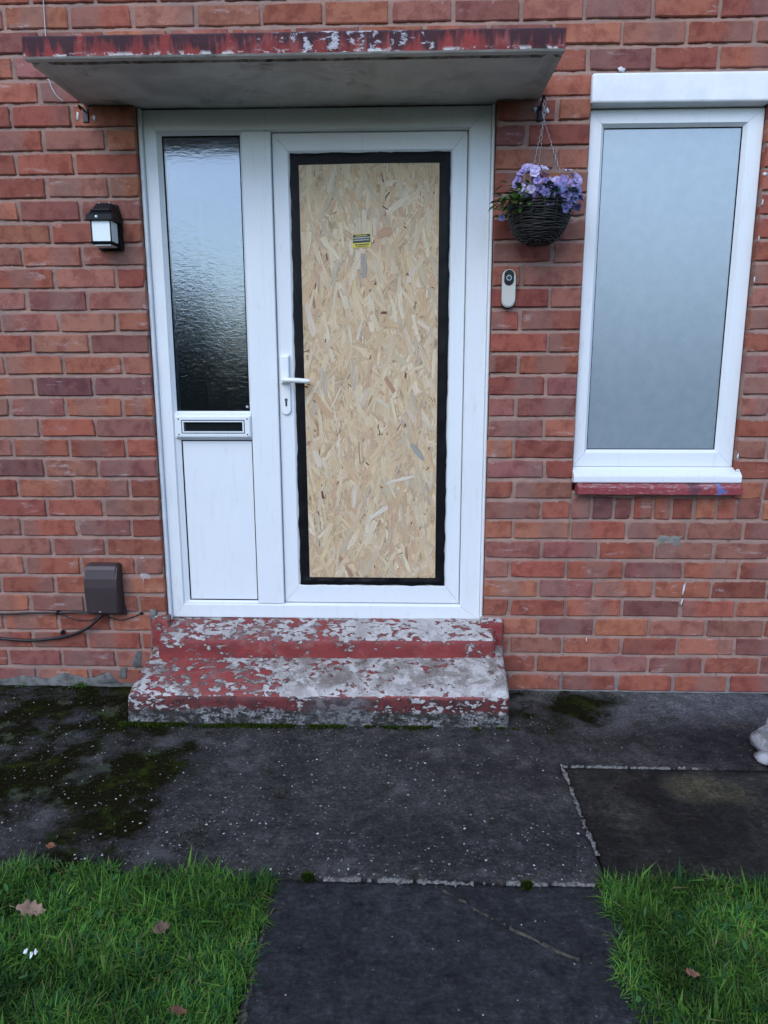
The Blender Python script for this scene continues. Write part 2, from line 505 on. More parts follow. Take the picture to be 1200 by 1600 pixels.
def add_loops(bm, loops, mi=0, gap=0.0):
    """four mitred sides through rectangles (x0, x1, z0, z1, y)"""
    for side in range(4):
        rows = []
        for (x0, x1, z0, z1, y) in loops:
            g = gap
            a, b = [((x0 + g, z0), (x1 - g, z0)), ((x1, z0 + g), (x1, z1 - g)), ((x1 - g, z1), (x0 + g, z1)), ((x0, z1 - g), (x0, z0 + g))][side]
            rows.append((bm.verts.new((a[0], y, a[1])), bm.verts.new((b[0], y, b[1]))))
        for r, s in zip(rows, rows[1:]):
            f = bm.faces.new((r[0], r[1], s[1], s[0])); f.material_index = mi

def add_tube(bm, pts, r, n=8, mi=0, cap=True, radii=None):
    pts = [Vector(p) for p in pts]
    rings = []
    prev = None
    for i, p in enumerate(pts):
        d = (pts[min(i + 1, len(pts) - 1)] - pts[max(i - 1, 0)])
        if d.length < 1e-9: d = Vector((0, 0, 1))
        d.normalize()
        if prev is None:
            a = d.orthogonal().normalized()
        else:
            a = (prev - d * prev.dot(d))
            a = a.normalized() if a.length > 1e-6 else d.orthogonal().normalized()
        prev = a
        b = d.cross(a)
        rr = radii[i] if radii else r
        rings.append([bm.verts.new(p + (a * math.cos(2 * math.pi * k / n) + b * math.sin(2 * math.pi * k / n)) * rr) for k in range(n)])
    for s, t in zip(rings, rings[1:]):
        for k in range(n):
            f = bm.faces.new((s[k], s[(k + 1) % n], t[(k + 1) % n], t[k])); f.material_index = mi; f.smooth = True
    if cap:
        for rg in (rings[0], rings[-1]):
            f = bm.faces.new(rg); f.material_index = mi

def smooth_pts(ctrl, n=8):
    c = [Vector(p) for p in ctrl]
    c = [c[0] * 2 - c[1]] + c + [c[-1] * 2 - c[-2]]
    out = []
    for i in range(1, len(c) - 2):
        for k in range(n):
            u = k / n
            out.append(.5 * ((2 * c[i]) + (c[i + 1] - c[i - 1]) * u + (2 * c[i - 1] - 5 * c[i] + 4 * c[i + 1] - c[i + 2]) * u * u
                             + (3 * c[i] - c[i - 1] - 3 * c[i + 1] + c[i + 2]) * u ** 3))
    out.append(c[-2])
    return out

def add_prism(bm, poly, y0, y1, bev=0.0, mi=0, seg=2):
    """poly: (x, z) outline; extruded along y from y0 (front) to y1"""
    a = [bm.verts.new((x, y0, z)) for x, z in poly]
    b = [bm.verts.new((x, y1, z)) for x, z in poly]
    fs = [bm.faces.new(a), bm.faces.new(b[::-1])]
    n = len(poly)
    for i in range(n):
        fs.append(bm.faces.new((a[i], a[(i + 1) % n], b[(i + 1) % n], b[i])))
    if bev:
        r = bmesh.ops.bevel(bm, geom=list(fs[0].edges), offset=bev, segments=seg, affect='EDGES')
        fs += r['faces']
    for f in fs:
        if f.is_valid: f.material_index = mi

def pill(cx, cz, hw, hh, n=10):
    pts = []
    for k in range(n + 1):
        a = math.pi * k / n
        pts.append((cx + hw * math.cos(a), cz + (hh - hw) + hw * math.sin(a)))
    for k in range(n + 1):
        a = math.pi + math.pi * k / n
        pts.append((cx + hw * math.cos(a), cz - (hh - hw) + hw * math.sin(a)))
    return pts

def rrect(x0, x1, z0, z1, r, n=4):
    pts = []
    for cx, cz, a0 in ((x1 - r, z1 - r, 0), (x0 + r, z1 - r, 90), (x0 + r, z0 + r, 180), (x1 - r, z0 + r, 270)):
        for k in range(n + 1):
            a = math.radians(a0 + 90 * k / n)
            pts.append((cx + r * math.cos(a), cz + r * math.sin(a)))
    return pts

def soup(name, verts, faces, mat, parent=None, cols=None, uvs=None):
    """mesh from arrays; cols is one colour per vertex"""
    me = bpy.data.meshes.new(name)
    me.from_pydata([tuple(map(float, v)) for v in verts], [], [tuple(map(int, f)) for f in faces])
    if cols is not None:
        ca = me.color_attributes.new('Col', 'FLOAT_COLOR', 'POINT')
        c = np.ones((len(verts), 4), dtype=np.float32)
        c[:, :3] = np.asarray(cols, dtype=np.float32)
        ca.data.foreach_set('color', c.ravel())
    if uvs is not None:
        ul = me.uv_layers.new(name='UVMap')
        li = np.empty(len(me.loops), dtype=np.int32)
        me.loops.foreach_get('vertex_index', li)
        ul.data.foreach_set('uv', np.asarray(uvs, dtype=np.float32)[li].ravel())
    me.materials.append(mat)
    me.update()
    return link(name, me, parent)

def fbm(x, y, z=0.0, o=4):
    return mnoise.fractal(Vector((x, y, z)), .9, 2.0, o, noise_basis='PERLIN_ORIGINAL')

# ================================================================== THE HOUSE
house = empty('brick_house', (0, .1, 0), 'red brick house front with boarded white door, flat canopy and frosted window', 'house')
PW = .2236          # brick pitch
CH = .079           # course height
DX0, DX1 = -.886, .3965       # door opening
WX0, WX1 = .7265, 1.336       # window opening
DTOP = 2.212
WZ0, WZ1 = .826, 2.285

bm = bmesh.new()
e = .0025
YM, YB = .0056, .25
def mort(x0, x1, z0, z1):
    """wall body; its front is a hand-struck mortar surface, hollow under each brick and fuller on top of the one below"""
    zs = [z0]
    k = math.floor(z0 / CH)
    while k * CH < z1 + .01:
        for q in (-.0065, -.0025, .0018, .0062, .020, .038, .057):
            zz = k * CH + q
            if z0 + .001 < zz < z1 - .001: zs.append(zz)
        k += 1
    zs.append(z1)
    xs = [x0]
    x = x0
    while x < x1 - .012:
        x += .0085 if -1.70 < x < 1.66 and z0 < 2.6 else .06
        if x < x1 - .004: xs.append(x)
    xs.append(x1)
    g = []
    for i, x in enumerate(xs):
        col = []
        for j, z in enumerate(zs):
            y = YM
            if z < 2.65 and -1.7 < x < 1.66:
                dz = (z + CH / 2) % CH - CH / 2
                if abs(dz) < .009: y += .0034 * dz / .0065
                y += .0042 * fbm(x * 28, z * 28, 3, 2) + .0024 * fbm(x * 95, z * 95, 6, 2)
                y = max(y, -.0012)
            col.append(bm.verts.new((x, y, z)))
        g.append(col)
    for a, b in zip(g, g[1:]):
        for j in range(len(zs) - 1):
            bm.faces.new((a[j], b[j], b[j + 1], a[j + 1])).smooth = True
    bk = [bm.verts.new((x, YB, z)) for x, z in ((x0, z0), (x1, z0), (x1, z1), (x0, z1))]
    bm.faces.new(bk)
    bm.faces.new([c[0] for c in g] + [bk[1], bk[0]])
    bm.faces.new([c[-1] for c in g] + [bk[2], bk[3]])
    bm.faces.new(g[0] + [bk[3], bk[0]])
    bm.faces.new(g[-1] + [bk[2], bk[1]])
mort(-3.2, DX0 - e, -.10, DTOP)
mort(-3.2, 3.2, DTOP + .0004, 3.4)
mort(DX0 - e, DX1 + e, -.10, .235)
mort(DX1 + e, WX0 - e, -.10, DTOP)
mort(WX0 - e, WX1 + e, -.10, WZ0)
mort(WX1 + e, 3.2, -.10, DTOP)
wall = obj('wall', bm, MO, house)

# brick meshes: unit bricks with irregular arrises; x,z in -.5 .. .5 scaled by object
def brick_mesh(seed, w, h):
    r = random.Random(seed)
    j = lambda s=.0011: r.uniform(-s, s)
    hw, hh = w / 2, h / 2
    base = [(-hw, -hh), (-hw * .33, -hh), (hw * .4, -hh), (hw, -hh), (hw, 0), (hw, hh), (hw * .3, hh), (-hw * .38, hh), (-hw, hh), (-hw, 0)]
    cut = {0, 3, 5, 8}
    o = []
    for i, (x, z) in enumerate(base):
        x += j(); z += j()
        if i in cut and r.random() < .12:
            k = r.uniform(.003, .009)
            x -= math.copysign(k * r.uniform(.4, 1), x); z -= math.copysign(k * r.uniform(.3, .7), z)
        o.append((x, z))
    bm = bmesh.new()
    def ring(ins, y):
        vs = []
        for (x, z) in o:
            vs.append(bm.verts.new((x - math.copysign(min(ins, abs(x)), x) if abs(x) > hw * .8 else x,
                                    y, z - math.copysign(min(ins, abs(z)), z) if abs(z) > hh * .6 else z)))
        return vs
    a = ring(.0042, 0); b = ring(.0008, .0036); c = ring(-.0, .10)
    for v in a: v.co.y += r.uniform(-.0008, .0008)
    bm.faces.new(a)
    n = len(o)
    for s, t in ((a, b), (b, c)):
        for k in range(n):
            bm.faces.new((s[k], s[(k + 1) % n], t[(k + 1) % n], t[k]))
    bmesh.ops.recalc_face_normals(bm, faces=bm.faces[:])
    me = bpy.data.meshes.new('brick')
    bm.to_mesh(me); bm.free()
    me.materials.append(BR)
    return me

FULL = [brick_mesh(i, PW - .011, CH - .011) for i in range(14)]
HALF = [brick_mesh(50 + i, PW / 2 - .011, CH - .011) for i in range(8)]
PAL = [((.305, .096, .062), 5.5), ((.340, .122, .076), 4.5), ((.262, .080, .056), 4.5), ((.305, .124, .088), 4.5),
       ((.232, .088, .072), 2.4), ((.275, .108, .088), 3.2), ((.355, .135, .076), 1.4), ((.195, .080, .073), .7)]
brnd = random.Random(21)
def pick_col(zone=None):
    c = brnd.choices([p[0] for p in PAL], [p[1] for p in PAL])[0]
    k = brnd.uniform(.86, 1.14)
    return tuple(min(1, v * k * brnd.uniform(.95, 1.05)) for v in c) + (1,)

outer = bmesh.new()
n_bricks = 0
def put_brick(x0, x1, k, z0=None, z1=None, col=None):
    """x0..x1 are joint centre lines"""
    global n_bricks
    za = CH * k if z0 is None else z0
    zb = CH * (k + 1) if z1 is None else z1
    wdt = x1 - x0
    if wdt < .025: return
    full = wdt > .16
    me = brnd.choice(FULL if full else HALF)
    nom = (PW if full else PW / 2)
    cx, cz = (x0 + x1) / 2, (za + zb) / 2
    sx = (wdt - .011) / (nom - .011)
    sz = (zb - za - .011) / (CH - .011)
    rot = brnd.uniform(-.004, .004)
    dy = brnd.uniform(-.0016, .0016)
    seen = cx - wdt / 2 < 1.60 and cx + wdt / 2 > -1.64 and za < 2.56
    hidden = DX0 < x0 and x1 < DX1 and za < 2.27         # behind the canopy and door head
    if hidden: return
    cx += brnd.uniform(-.0015, .0015); cz += brnd.uniform(-.0016, .0016)
    sx *= brnd.uniform(.982, 1.008); sz *= brnd.uniform(.955, 1.045)
    if seen:
        o = link('brick', me, wall, (cx, dy, cz))
        o.scale = (sx, 1, sz)
        o.rotation_euler = (0, rot, 0)
        o.color = col or pick_col()
        n_bricks += 1
    else:
        b2 = bmesh.new(); b2.from_mesh(me)
        bmesh.ops.transform(b2, verts=b2.verts, matrix=Matrix.Translation((cx, dy, cz)) @ Matrix.Diagonal((sx, 1, sz, 1)))
        tmp = bpy.data.meshes.new('tmp'); b2.to_mesh(tmp); b2.free()
        outer.from_mesh(tmp); bpy.data.meshes.remove(tmp)

def course(k, x0, x1, off):
    """bricks between two closing edges; joints at off + i*PW"""
    xs = [x0]
    i = math.ceil((x0 + .03 - off) / PW)
    while off + i * PW < x1 - .03:
        xs.append(off + i * PW + brnd.uniform(-.006, .006)); i += 1
    xs.append(x1)
    for a, b in zip(xs, xs[1:]):
        put_brick(a, b, k)

JB = .0055     # half joint so that closing bricks end at the opening
for k in range(0, 42):
    ev = k % 2 == 0
    offL = .1192 if ev else .0074
    offR = .0513 if ev else .1638
    if k >= 28:
        o2 = {28: .1192, 29: .030, 30: .140, 31: .0209}.get(k, .1192 if ev else .02)
        course(k, -3.1, 3.1, o2) if k > 28 else (course(k, -3.1, DX0 + JB, .1192), course(k, DX1 - JB, WX0 - .002, .0513), course(k, WX1 - JB, 3.1, 1.447))
        continue
    course(k, -3.1, (DX0 + JB) if k >= 4 else (-.937 if k != 0 else -.925), offL)
    if k < 10:
        xs0 = (DX1 - JB) if k >= 4 else .468
        if k == 9:
            course(k, xs0, WX0 - .004, offR)
            hx = [.7225, .765 + .0, .8012 + .034, .8868 + .022, .9588 + .026, 1.038 + .022, 1.1086 + .03, 1.1936 + .018, 1.2784, 1.3533, 1.4522]
            hx = [.7225, .8012, .8868, .9588, 1.038, 1.1086, 1.1936, 1.2784, 1.3533, 1.4522]
            for a, b in zip(hx, hx[1:]):
                put_brick(a, b, k, .711, .806)
            course(k, 1.4522, 3.1, 1.564)
        else:
            course(k, xs0, 3.1, offR)
    else:
        course(k, DX1 - JB, WX0 + .0035, offR)
        course(k, WX1 - JB, 3.1, (1.447 if ev else 1.336))
tag(obj('brickwork', outer, BR, wall), kind='stuff')

# dark interior behind the glazing
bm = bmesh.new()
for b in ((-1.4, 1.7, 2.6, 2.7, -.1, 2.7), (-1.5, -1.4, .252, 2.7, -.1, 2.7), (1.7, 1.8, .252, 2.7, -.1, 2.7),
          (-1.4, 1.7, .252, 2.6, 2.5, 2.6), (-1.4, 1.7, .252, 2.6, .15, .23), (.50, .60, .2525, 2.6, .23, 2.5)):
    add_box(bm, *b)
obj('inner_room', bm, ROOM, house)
# grey repair mortar around the step and at the foot of the wall
def lump(poly_pts, y0, amp, mat, name, parent, thick=.012):
    """irregular smear on the wall: poly (x,z)"""
    bm = bmesh.new()
    cx = sum(p[0] for p in poly_pts) / len(poly_pts); cz = sum(p[1] for p in poly_pts) / len(poly_pts)
    fine = []
    n = len(poly_pts)
    for i in range(n):
        a, b = Vector(poly_pts[i]), Vector(poly_pts[(i + 1) % n])
        m = max(1, int((b - a).length / .012))
        for q in range(m):
            p = a.lerp(b, q / m)
            fine.append((p.x + amp * fbm(p.x * 60, p.y * 60, 3), p.y + amp * fbm(p.x * 60, p.y * 60, 9)))
    rings = []
    for f, yy in ((1, .006), (.985, y0 - thick * .55), (.9, y0 - thick * .9), (.55, y0 - thick)):
        rings.append([bm.verts.new((cx + (x - cx) * f, yy + (0 if f == 1 else .002 * fbm(x * 50, z * 50)), cz + (z - cz) * f)) for x, z in fine])
    for s, t in zip(rings, rings[1:]):
        for k in range(len(s)):
            bm.faces.new((s[k], s[(k + 1) % len(s)], t[(k + 1) % len(s)], t[k]))
    bm.faces.new(rings[-1])
    return obj(name, bm, mat, parent, True)

lump([(-.950, .335), (-.925, .332), (-.918, .20), (-.935, .12), (-.955, .12), (-.950, .22)], .002, .003, RENDERM, 'patch_mortar', house)
lump([(.462, .30), (.475, .30), (.482, .14), (.478, .02), (.466, .02), (.464, .16)], .002, .003, RENDERM, 'patch_mortar', house)
lump([(-1.64, .016), (-1.50, .040), (-1.40, .026), (-1.33, .055), (-1.22, .030), (-1.14, .060), (-1.10, .012), (-.96, .012), (-.96, -.03), (-1.64, -.03)], .001, .004, RENDERM, 'patch_mortar', house, .008)
lump([(-1.045, .10), (-1.015, .155), (-.995, .155), (-1.0, .085), (-1.03, .08)], .001, .003, RENDERM, 'patch_mortar', house, .004)
lump([(-1.10, .035), (-1.09, .078), (-1.065, .078), (-1.07, .03)], .001, .003, RENDERM, 'patch_mortar', house, .004)

LIME = m_noisy('lime_smear', (.34, .27, .25), (.46, .42, .41), 70, .95, .5, .1)
lump([(-.985, .525), (-.972, .555), (-.955, .55), (-.960, .50), (-.935, .455), (-.945, .43), (-.985, .445), (-.978, .48)], .0035, .009, LIME, 'lime_smear', house, .0035)
lump([(1.062, .645), (1.085, .655), (1.155, .650), (1.150, .605), (1.10, .598), (1.065, .604)], .0035, .007, m_noisy('cement_smear', (.17, .16, .14), (.24, .22, .20), 40, .95, .5, .1), 'cement_smear', house, .0035)
# white sealant streaks and blobs left on the bricks
def blob(x, z, rx, rz, tilt=0.0):
    bm = bmesh.new()
    bmesh.ops.create_icosphere(bm, subdivisions=2, radius=1)
    for v in bm.verts:
        k = .8 + .9 * fbm(v.co.x * 2.5 + x * 90, v.co.y * 2, v.co.z * 2.5 + z * 70)
        u, wv = v.co.x * rx * k, v.co.z * rz * k
        v.co = Vector((x + u * math.cos(tilt) + wv * math.sin(tilt), -.0005 + v.co.y * .0025, z - u * math.sin(tilt) + wv * math.cos(tilt)))
    obj('sealant_smear', bm, SEAL, house, True)
blob(1.1785, .436, .0042, .028, .10); blob(1.1755, .383, .0042, .018, .16); blob(.811, .221, .0034, .011)
blob(.823, 2.295, .016, .009, .3)
for (x, z, a, b) in ((1.340, 1.955, .009, .007), (1.341, 1.86, .004, .014), (1.340, 1.74, .003, .012), (1.338, 1.60, .003, .012), (1.345, .90, .010, .012), (1.339, .96, .004, .014), (1.339, 2.10, .004, .009)):
    blob(x, z, a, b)
blob(-1.09, 2.17, .006, .022, .1); blob(-1.03, 2.165, .008, .012)
blob(.528, 2.172, .010, .010); blob(.572, 2.165, .008, .012)

# ------------------------------------------------------------------ canopy
bm = bmesh.new()
NX = 110
sec = [(.05, 2.208), (-.30, 2.198), (-.355, 2.1965), (-.360, 2.203), (-.372, 2.203), (-.378, 2.195), (-.404, 2.194), (-.4085, 2.1985), (-.409, 2.225), (-.4085, 2.250), (-.403, 2.256), (-.20, 2.275), (.05, 2.29)]
rows = []
for i in range(NX + 1):
    x = -1.0625 + (.5445 + 1.0625) * i / NX
    r = []
    gv = .009 if min(x + 1.0625, .5445 - x) > .018 and min(x + 1.0625, .5445 - x) < .046 else 0
    for q, (y, z) in enumerate(sec):
        if q in (1, 2): z += gv
        n1 = fbm(x * 7, y * 9, z * 9) * .0022 + fbm(x * 40, y * 40, z * 40) * .0008
        r.append(bm.verts.new((x, y + (n1 if y < .0 else 0), z + n1 + .0 * x)))
    rows.append(r)
m = len(sec)
for s, t in zip(rows, rows[1:]):
    for k in range(m):
        bm.faces.new((s[k], s[(k + 1) % m], t[(k + 1) % m], t[k]))
bm.faces.new(rows[0]); bm.faces.new(rows[-1])
obj('canopy', bm, CAN, house)

# ------------------------------------------------------------------ door frame
bm = bmesh.new()
FY = .040
add_loops(bm, [(-.872, .385, .287, 2.203, .13), (-.872, .385, .287, 2.203, FY + .003), (-.869, .382, .290, 2.200, FY),
               (-.826, .311, .341, 2.134, FY), (-.820, .305, .348, 2.128, FY + .010), (-.820, .305, .348, 2.128, .13)], gap=.0004)
frame = obj('door_frame', bm, UP, house)
bm = bmesh.new()
add_box(bm, -.516, -.410, FY + .0006, .125, .3485, 2.1275, .003)
obj('mullion', bm, UP, frame)
for (a, b) in ((-.8855, -.8725), (.3855, .3960)):
    bm = bmesh.new()
    add_box(bm, a, b, .022, .06, .262, 2.204, .004)
    obj('edge_trim', bm, UP, frame)
bm = bmesh.new()
add_box(bm, -.872, .385, .05, .12, .276, .2865)  # black strip standing in for the shaded gap under the frame
obj('threshold_gap_shade', bm, GASKET_SHADE, frame)

# ------------------------------------------------------------------ side light
side = empty('side_light', (0, .06, 0), None, None)
side.parent = house
side.location = (-.666, -.04, 1.2)
side['label'] = 'narrow fixed light with obscure glass above and white panel below'
def sub(name, bm, mat, par, smooth=False):
    return obj(name, bm, mat, par, smooth)
bm = bmesh.new()
add_box(bm, -.8195, -.5165, FY + .001, .125, 1.0215, 1.1195, .003)
sub('cross_rail', bm, UP, side)
bm = bmesh.new()
add_loops(bm, [(-.8195, -.5165, 1.120, 2.1275, .10), (-.8195, -.5165, 1.120, 2.1275, FY + .004), (-.811, -.524, 1.1275, 2.120, FY + .016), (-.811, -.524, 1.1275, 2.120, .07)], gap=.0003)
add_loops(bm, [(-.8195, -.5165, .3485, 1.021, .10), (-.8195, -.5165, .3485, 1.021, FY + .004), (-.801, -.512 - .006, .357, 1.015, FY + .014), (-.801, -.518, .357, 1.015, .07)], gap=.0003)
sub('glazing_bead', bm, UP, side)
bm = bmesh.new()
add_loops(bm, [(-.8112, -.5238, 1.1273, 2.1202, FY + .017), (-.8065, -.5285, 1.132, 2.1155, FY + .019)])
add_loops(bm, [(-.8012, -.5178, .3568, 1.0152, FY + .015), (-.7965, -.5225, .3615, 1.0105, FY + .0165)])
sub('gasket', bm, GASKET_SHADE, side)
bm = bmesh.new()
add_box(bm, -.812, -.523, FY + .021, FY + .031, 1.1265, 2.121)
sub('pane', bm, GLASS1, side)
bm = bmesh.new()
add_box(bm, -.802, -.517, FY + .018, FY + .040, .356, 1.016)
sub('lower_panel', bm, UP, side)
bm = bmesh.new()
add_prism(bm, [(-.5355 + .005 * math.cos(a * .52), 1.144 + .005 * math.sin(a * .52)) for a in range(12)], FY + .0195, FY + .021)
sub('glass_mark', bm, WIRE, side)
# letterbox
lb = bmesh.new()
LX0, LX1, LZ0, LZ1 = -.812, -.519, 1.0285, 1.109
y0 = FY + .001
add_loops(lb, [(LX0, LX1, LZ0, LZ1, y0), (LX0, LX1, LZ0, LZ1, y0 - .008), (LX0 + .004, LX1 - .004, LZ0 + .004, LZ1 - .004, y0 - .012),
               (LX0 + .022, LX1 - .022, LZ0 + .013, LZ1 - .014, y0 - .012), (LX0 + .0225, LX1 - .0225, LZ0 + .0135, LZ1 - .0145, y0 - .007),
               (LX0 + .0255, LX1 - .0255, LZ0 + .0165, LZ1 - .0175, y0 - .007), (LX0 + .026, LX1 - .026, LZ0 + .017, LZ1 - .018, y0 - .012),
               (LX0 + .031, LX1 - .031, LZ0 + .0215, LZ1 - .0225, y0 - .012), (LX0 + .0315, LX1 - .0315, LZ0 + .022, LZ1 - .023, y0 - .0015)])
add_box(lb, LX0 + .010, LX1 - .010, y0 - .0105, y0 - .0015, LZ0 - .0005, LZ0 + .006, .001)
sub('letterbox', lb, UP, side)
lb = bmesh.new()
add_box(lb, LX0 + .028, LX1 - .028, y0 - .0016, y0 - .0003, LZ0 + .019, LZ1 - .020)  # black plate in place of the shade inside the open slot
add_loops(lb, [(LX0 + .0222, LX1 - .0222, LZ0 + .0132, LZ1 - .0142, y0 - .0075), (LX0 + .0258, LX1 - .0258, LZ0 + .0168, LZ1 - .0178, y0 - .0072)])  # black ring puts shade into the groove round the slot
sub('letter_slot_shade', lb, GASKET_SHADE, side)
lb = bmesh.new()
add_box(lb, LX0 + .034, LX0 + .040, y0 - .006, y0 - .0017, LZ0 + .024, LZ0 + .050, .001)
sub('slot_flap_stop', lb, DARKGREY, side)
for sx in (LX0 + .012, LX1 - .012):
    for sz in (LZ0 + .010, LZ1 - .011):
        lb = bmesh.new()
        add_prism(lb, [(sx + .003 * math.cos(a * .785), sz + .003 * math.sin(a * .785)) for a in range(8)], y0 - .0130, y0 - .0121)
        sub('screw', lb, DARKGREY, side)

# ------------------------------------------------------------------ boarded door leaf
door = bpy.data.objects.new('front_door', None)
C.objects.link(door); door.parent = house; door.location = (-.05, -.04, .35)
door['label'] = 'white door leaf whose glazed opening is closed with taped chipboard'
LY = FY + .016
bm = bmesh.new()
add_loops(bm, [(-.4075, .3025, .3505, 2.1255, .11), (-.4075, .3025, .3505, 2.1255, LY + .003), (-.4045, .2995, .3535, 2.1225, LY),
               (-.352, .250, .420, 2.066, LY), (-.341, .239, .431, 2.055, LY + .008), (-.341, .239, .431, 2.055, .11)], gap=.0005)
sub('door_leaf', bm, UP, door)
bm = bmesh.new()
add_box(bm, -.352, .250, .105, .112, .42, 2.066)
sub('backing', bm, GASKET_SHADE, door)
# tape: wobbling ring from leaf face to board edge
bm = bmesh.new()
BX0, BX1, BZ0, BZ1 = -.3075, .2035, .4605, 2.0165
def ring_pts(x0, x1, z0, z1, n=46, m=100):
    P = []
    for i in range(n): P.append((x0 + (x1 - x0) * i / n, z0))
    for i in range(m): P.append((x1, z0 + (z1 - z0) * i / m))
    for i in range(n): P.append((x1 - (x1 - x0) * i / n, z1))
    for i in range(m): P.append((x0, z1 - (z1 - z0) * i / m))
    return P
spec = [((-.3435, .2415, .4265, 2.0575), LY - .0006, .0034), ((-.340, .238, .431, 2.054), LY - .0022, .0034), ((-.330, .228, .446, 2.040), LY - .002, .0), ((-.320, .216, .452, 2.028), LY - .0012, 0), ((BX0 + .004, BX1 - .004, BZ0 + .004, BZ1 - .004), LY - .0004, 0)]
rings = []
for q, (rc, yy, amp) in enumerate(spec):
    vs = []
    for i, (x, z) in enumerate(ring_pts(*rc)):
        wob = amp * fbm(x * 14 + q, z * 14, 2) * 1.2
        cxs = 1 if x > 0 else -1
        dy = (.0034 * fbm(x * 34, z * 13, 5 + q) if q in (1, 2, 3) else 0)
        if q in (1, 2) and z < .455:
            dy -= .007 * max(0, fbm(x * 9, 1, q) + .25)
        vs.append(bm.verts.new((x + wob * (abs(x - rc[0]) < 1e-6 or abs(x - rc[1]) < 1e-6), yy + dy, z + wob * (abs(z - rc[2]) < 1e-6 or abs(z - rc[3]) < 1e-6))))
    rings.append(vs)
for s, t in zip(rings, rings[1:]):
    for k in range(len(s)):
        bm.faces.new((s[k], s[(k + 1) % len(s)], t[(k + 1) % len(s)], t[k]))
sub('black_tape', bm, TAPE, door, True)
# board
OSBEDGE = m_noisy('board_edge', (.52, .40, .26), (.36, .26, .16), 90, .8, .6, .2)
BY = LY - .009
bm = bmesh.new()
ed = [(-.3105, 2.0150), (-.05, 2.0185), (.2012, 2.0172), (.2035, 1.2), (.2046, .4625), (-.05, .4600), (-.3035, .4600), (-.3060, 1.2)]
add_prism(bm, ed[::-1], BY + .0018, LY + .006)
sub('chipboard', bm, OSBEDGE, door)
# wood strands pressed into its face
V, Fc, COL, UV = [], [], [], []
spal = [((.650, .505, .325), 6), ((.615, .465, .290), 6), ((.670, .540, .370), 5), ((.590, .430, .262), 3.8), ((.600, .415, .270), 2.6), ((.550, .455, .325), 1.3),
        ((.490, .425, .330), .4), ((.70, .595, .440), 3), ((.42, .27, .17), .30), ((.17, .085, .045), .12)]
fr = random.Random(5)
def bx_at(z):
    u = (z - .46) / 1.556
    return -.3035 - .007 * u, .2046 - .0034 * u
def flake(cx, cz, ang, L, Wd, col, y):
    n = fr.randint(3, 5)
    top, bot = [], []
    tl, tr = fr.uniform(-.7, .7), fr.uniform(-.7, .7)
    tp = fr.choice((.05, .1, .2, .45))
    bend = fr.uniform(-.08, .08) * L
    for i in range(n + 1):
        u = i / n - .5
        wl_ = Wd * .5 * (1 - tp * abs(2 * u) ** 4) * fr.uniform(.8, 1.12)
        wr_ = Wd * .5 * (1 - tp * abs(2 * u) ** 4) * fr.uniform(.8, 1.12)
        sx = u * L + (fr.uniform(-.12, .12) * Wd)
        b = bend * (u * u - .1)
        top.append((sx + tl * wl_, b + wl_)); bot.append((sx - tr * wr_, b - wr_))
    ca, sa = math.cos(ang), math.sin(ang)
    ou, ov = fr.uniform(0, 50), fr.uniform(0, 50)
    idx = len(V)
    tilt = fr.uniform(-.00035, .00035)
    for (a, b) in bot + top[::-1]:
        x = cx + a * ca - b * sa; z = cz + a * sa + b * ca
        x0, x1 = bx_at(z)
        x = min(max(x, x0 + .0004), x1 - .0004); z = min(max(z, .4604), 2.0170 - .0028 * max(0, -(x + .05) / .26))
        V.append((x, y + tilt * a / max(L, .01) * 2, z)); COL.append(col); UV.append((ou + a, ov + b))
    m = n + 1
    for i in range(n):
        Fc.append((idx + i, idx + i + 1, idx + 2 * m - 2 - i, idx + 2 * m - 1 - i))
NF = 4300
for i in range(NF):
    deep = i / NF
    cx, cz = fr.uniform(-.325, .22), fr.uniform(.44, 2.035)
    ang = math.pi / 2 + fr.gauss(0, .46) if fr.random() < .88 else fr.uniform(0, math.pi)
    small = fr.random()
    if small < .34:
        L, Wd = fr.uniform(.015, .045), fr.uniform(.0025, .007)
    elif small < .86:
        L, Wd = fr.uniform(.035, .095), fr.uniform(.005, .015)
    else:
        L, Wd = fr.uniform(.06, .120), fr.uniform(.014, .026)
    col = fr.choices([s[0] for s in spal], [s[1] for s in spal])[0]
    if Wd > .011 and col[0] < .38: col = spal[1][0]
    k = fr.uniform(.90, 1.10)
    flake(cx, cz, ang, L, Wd, tuple(v * k * q for v, q in zip(col, (1.0, .98, .97))), BY + .0016 - .0016 * deep + fr.uniform(-.0002, .0002))
for i in range(230):
    flake(fr.uniform(-.30, .20), fr.uniform(.47, 2.01), math.pi / 2 + fr.gauss(0, .42), fr.uniform(.06, .13), fr.uniform(.008, .024), tuple(v * q for v, q in zip(fr.choice([spal[0][0], spal[2][0], spal[2][0], spal[7][0], spal[4][0], spal[5][0]]), [fr.uniform(.94, 1.05)] * 2 + [fr.uniform(.95, 1.02)])), BY - .0003)
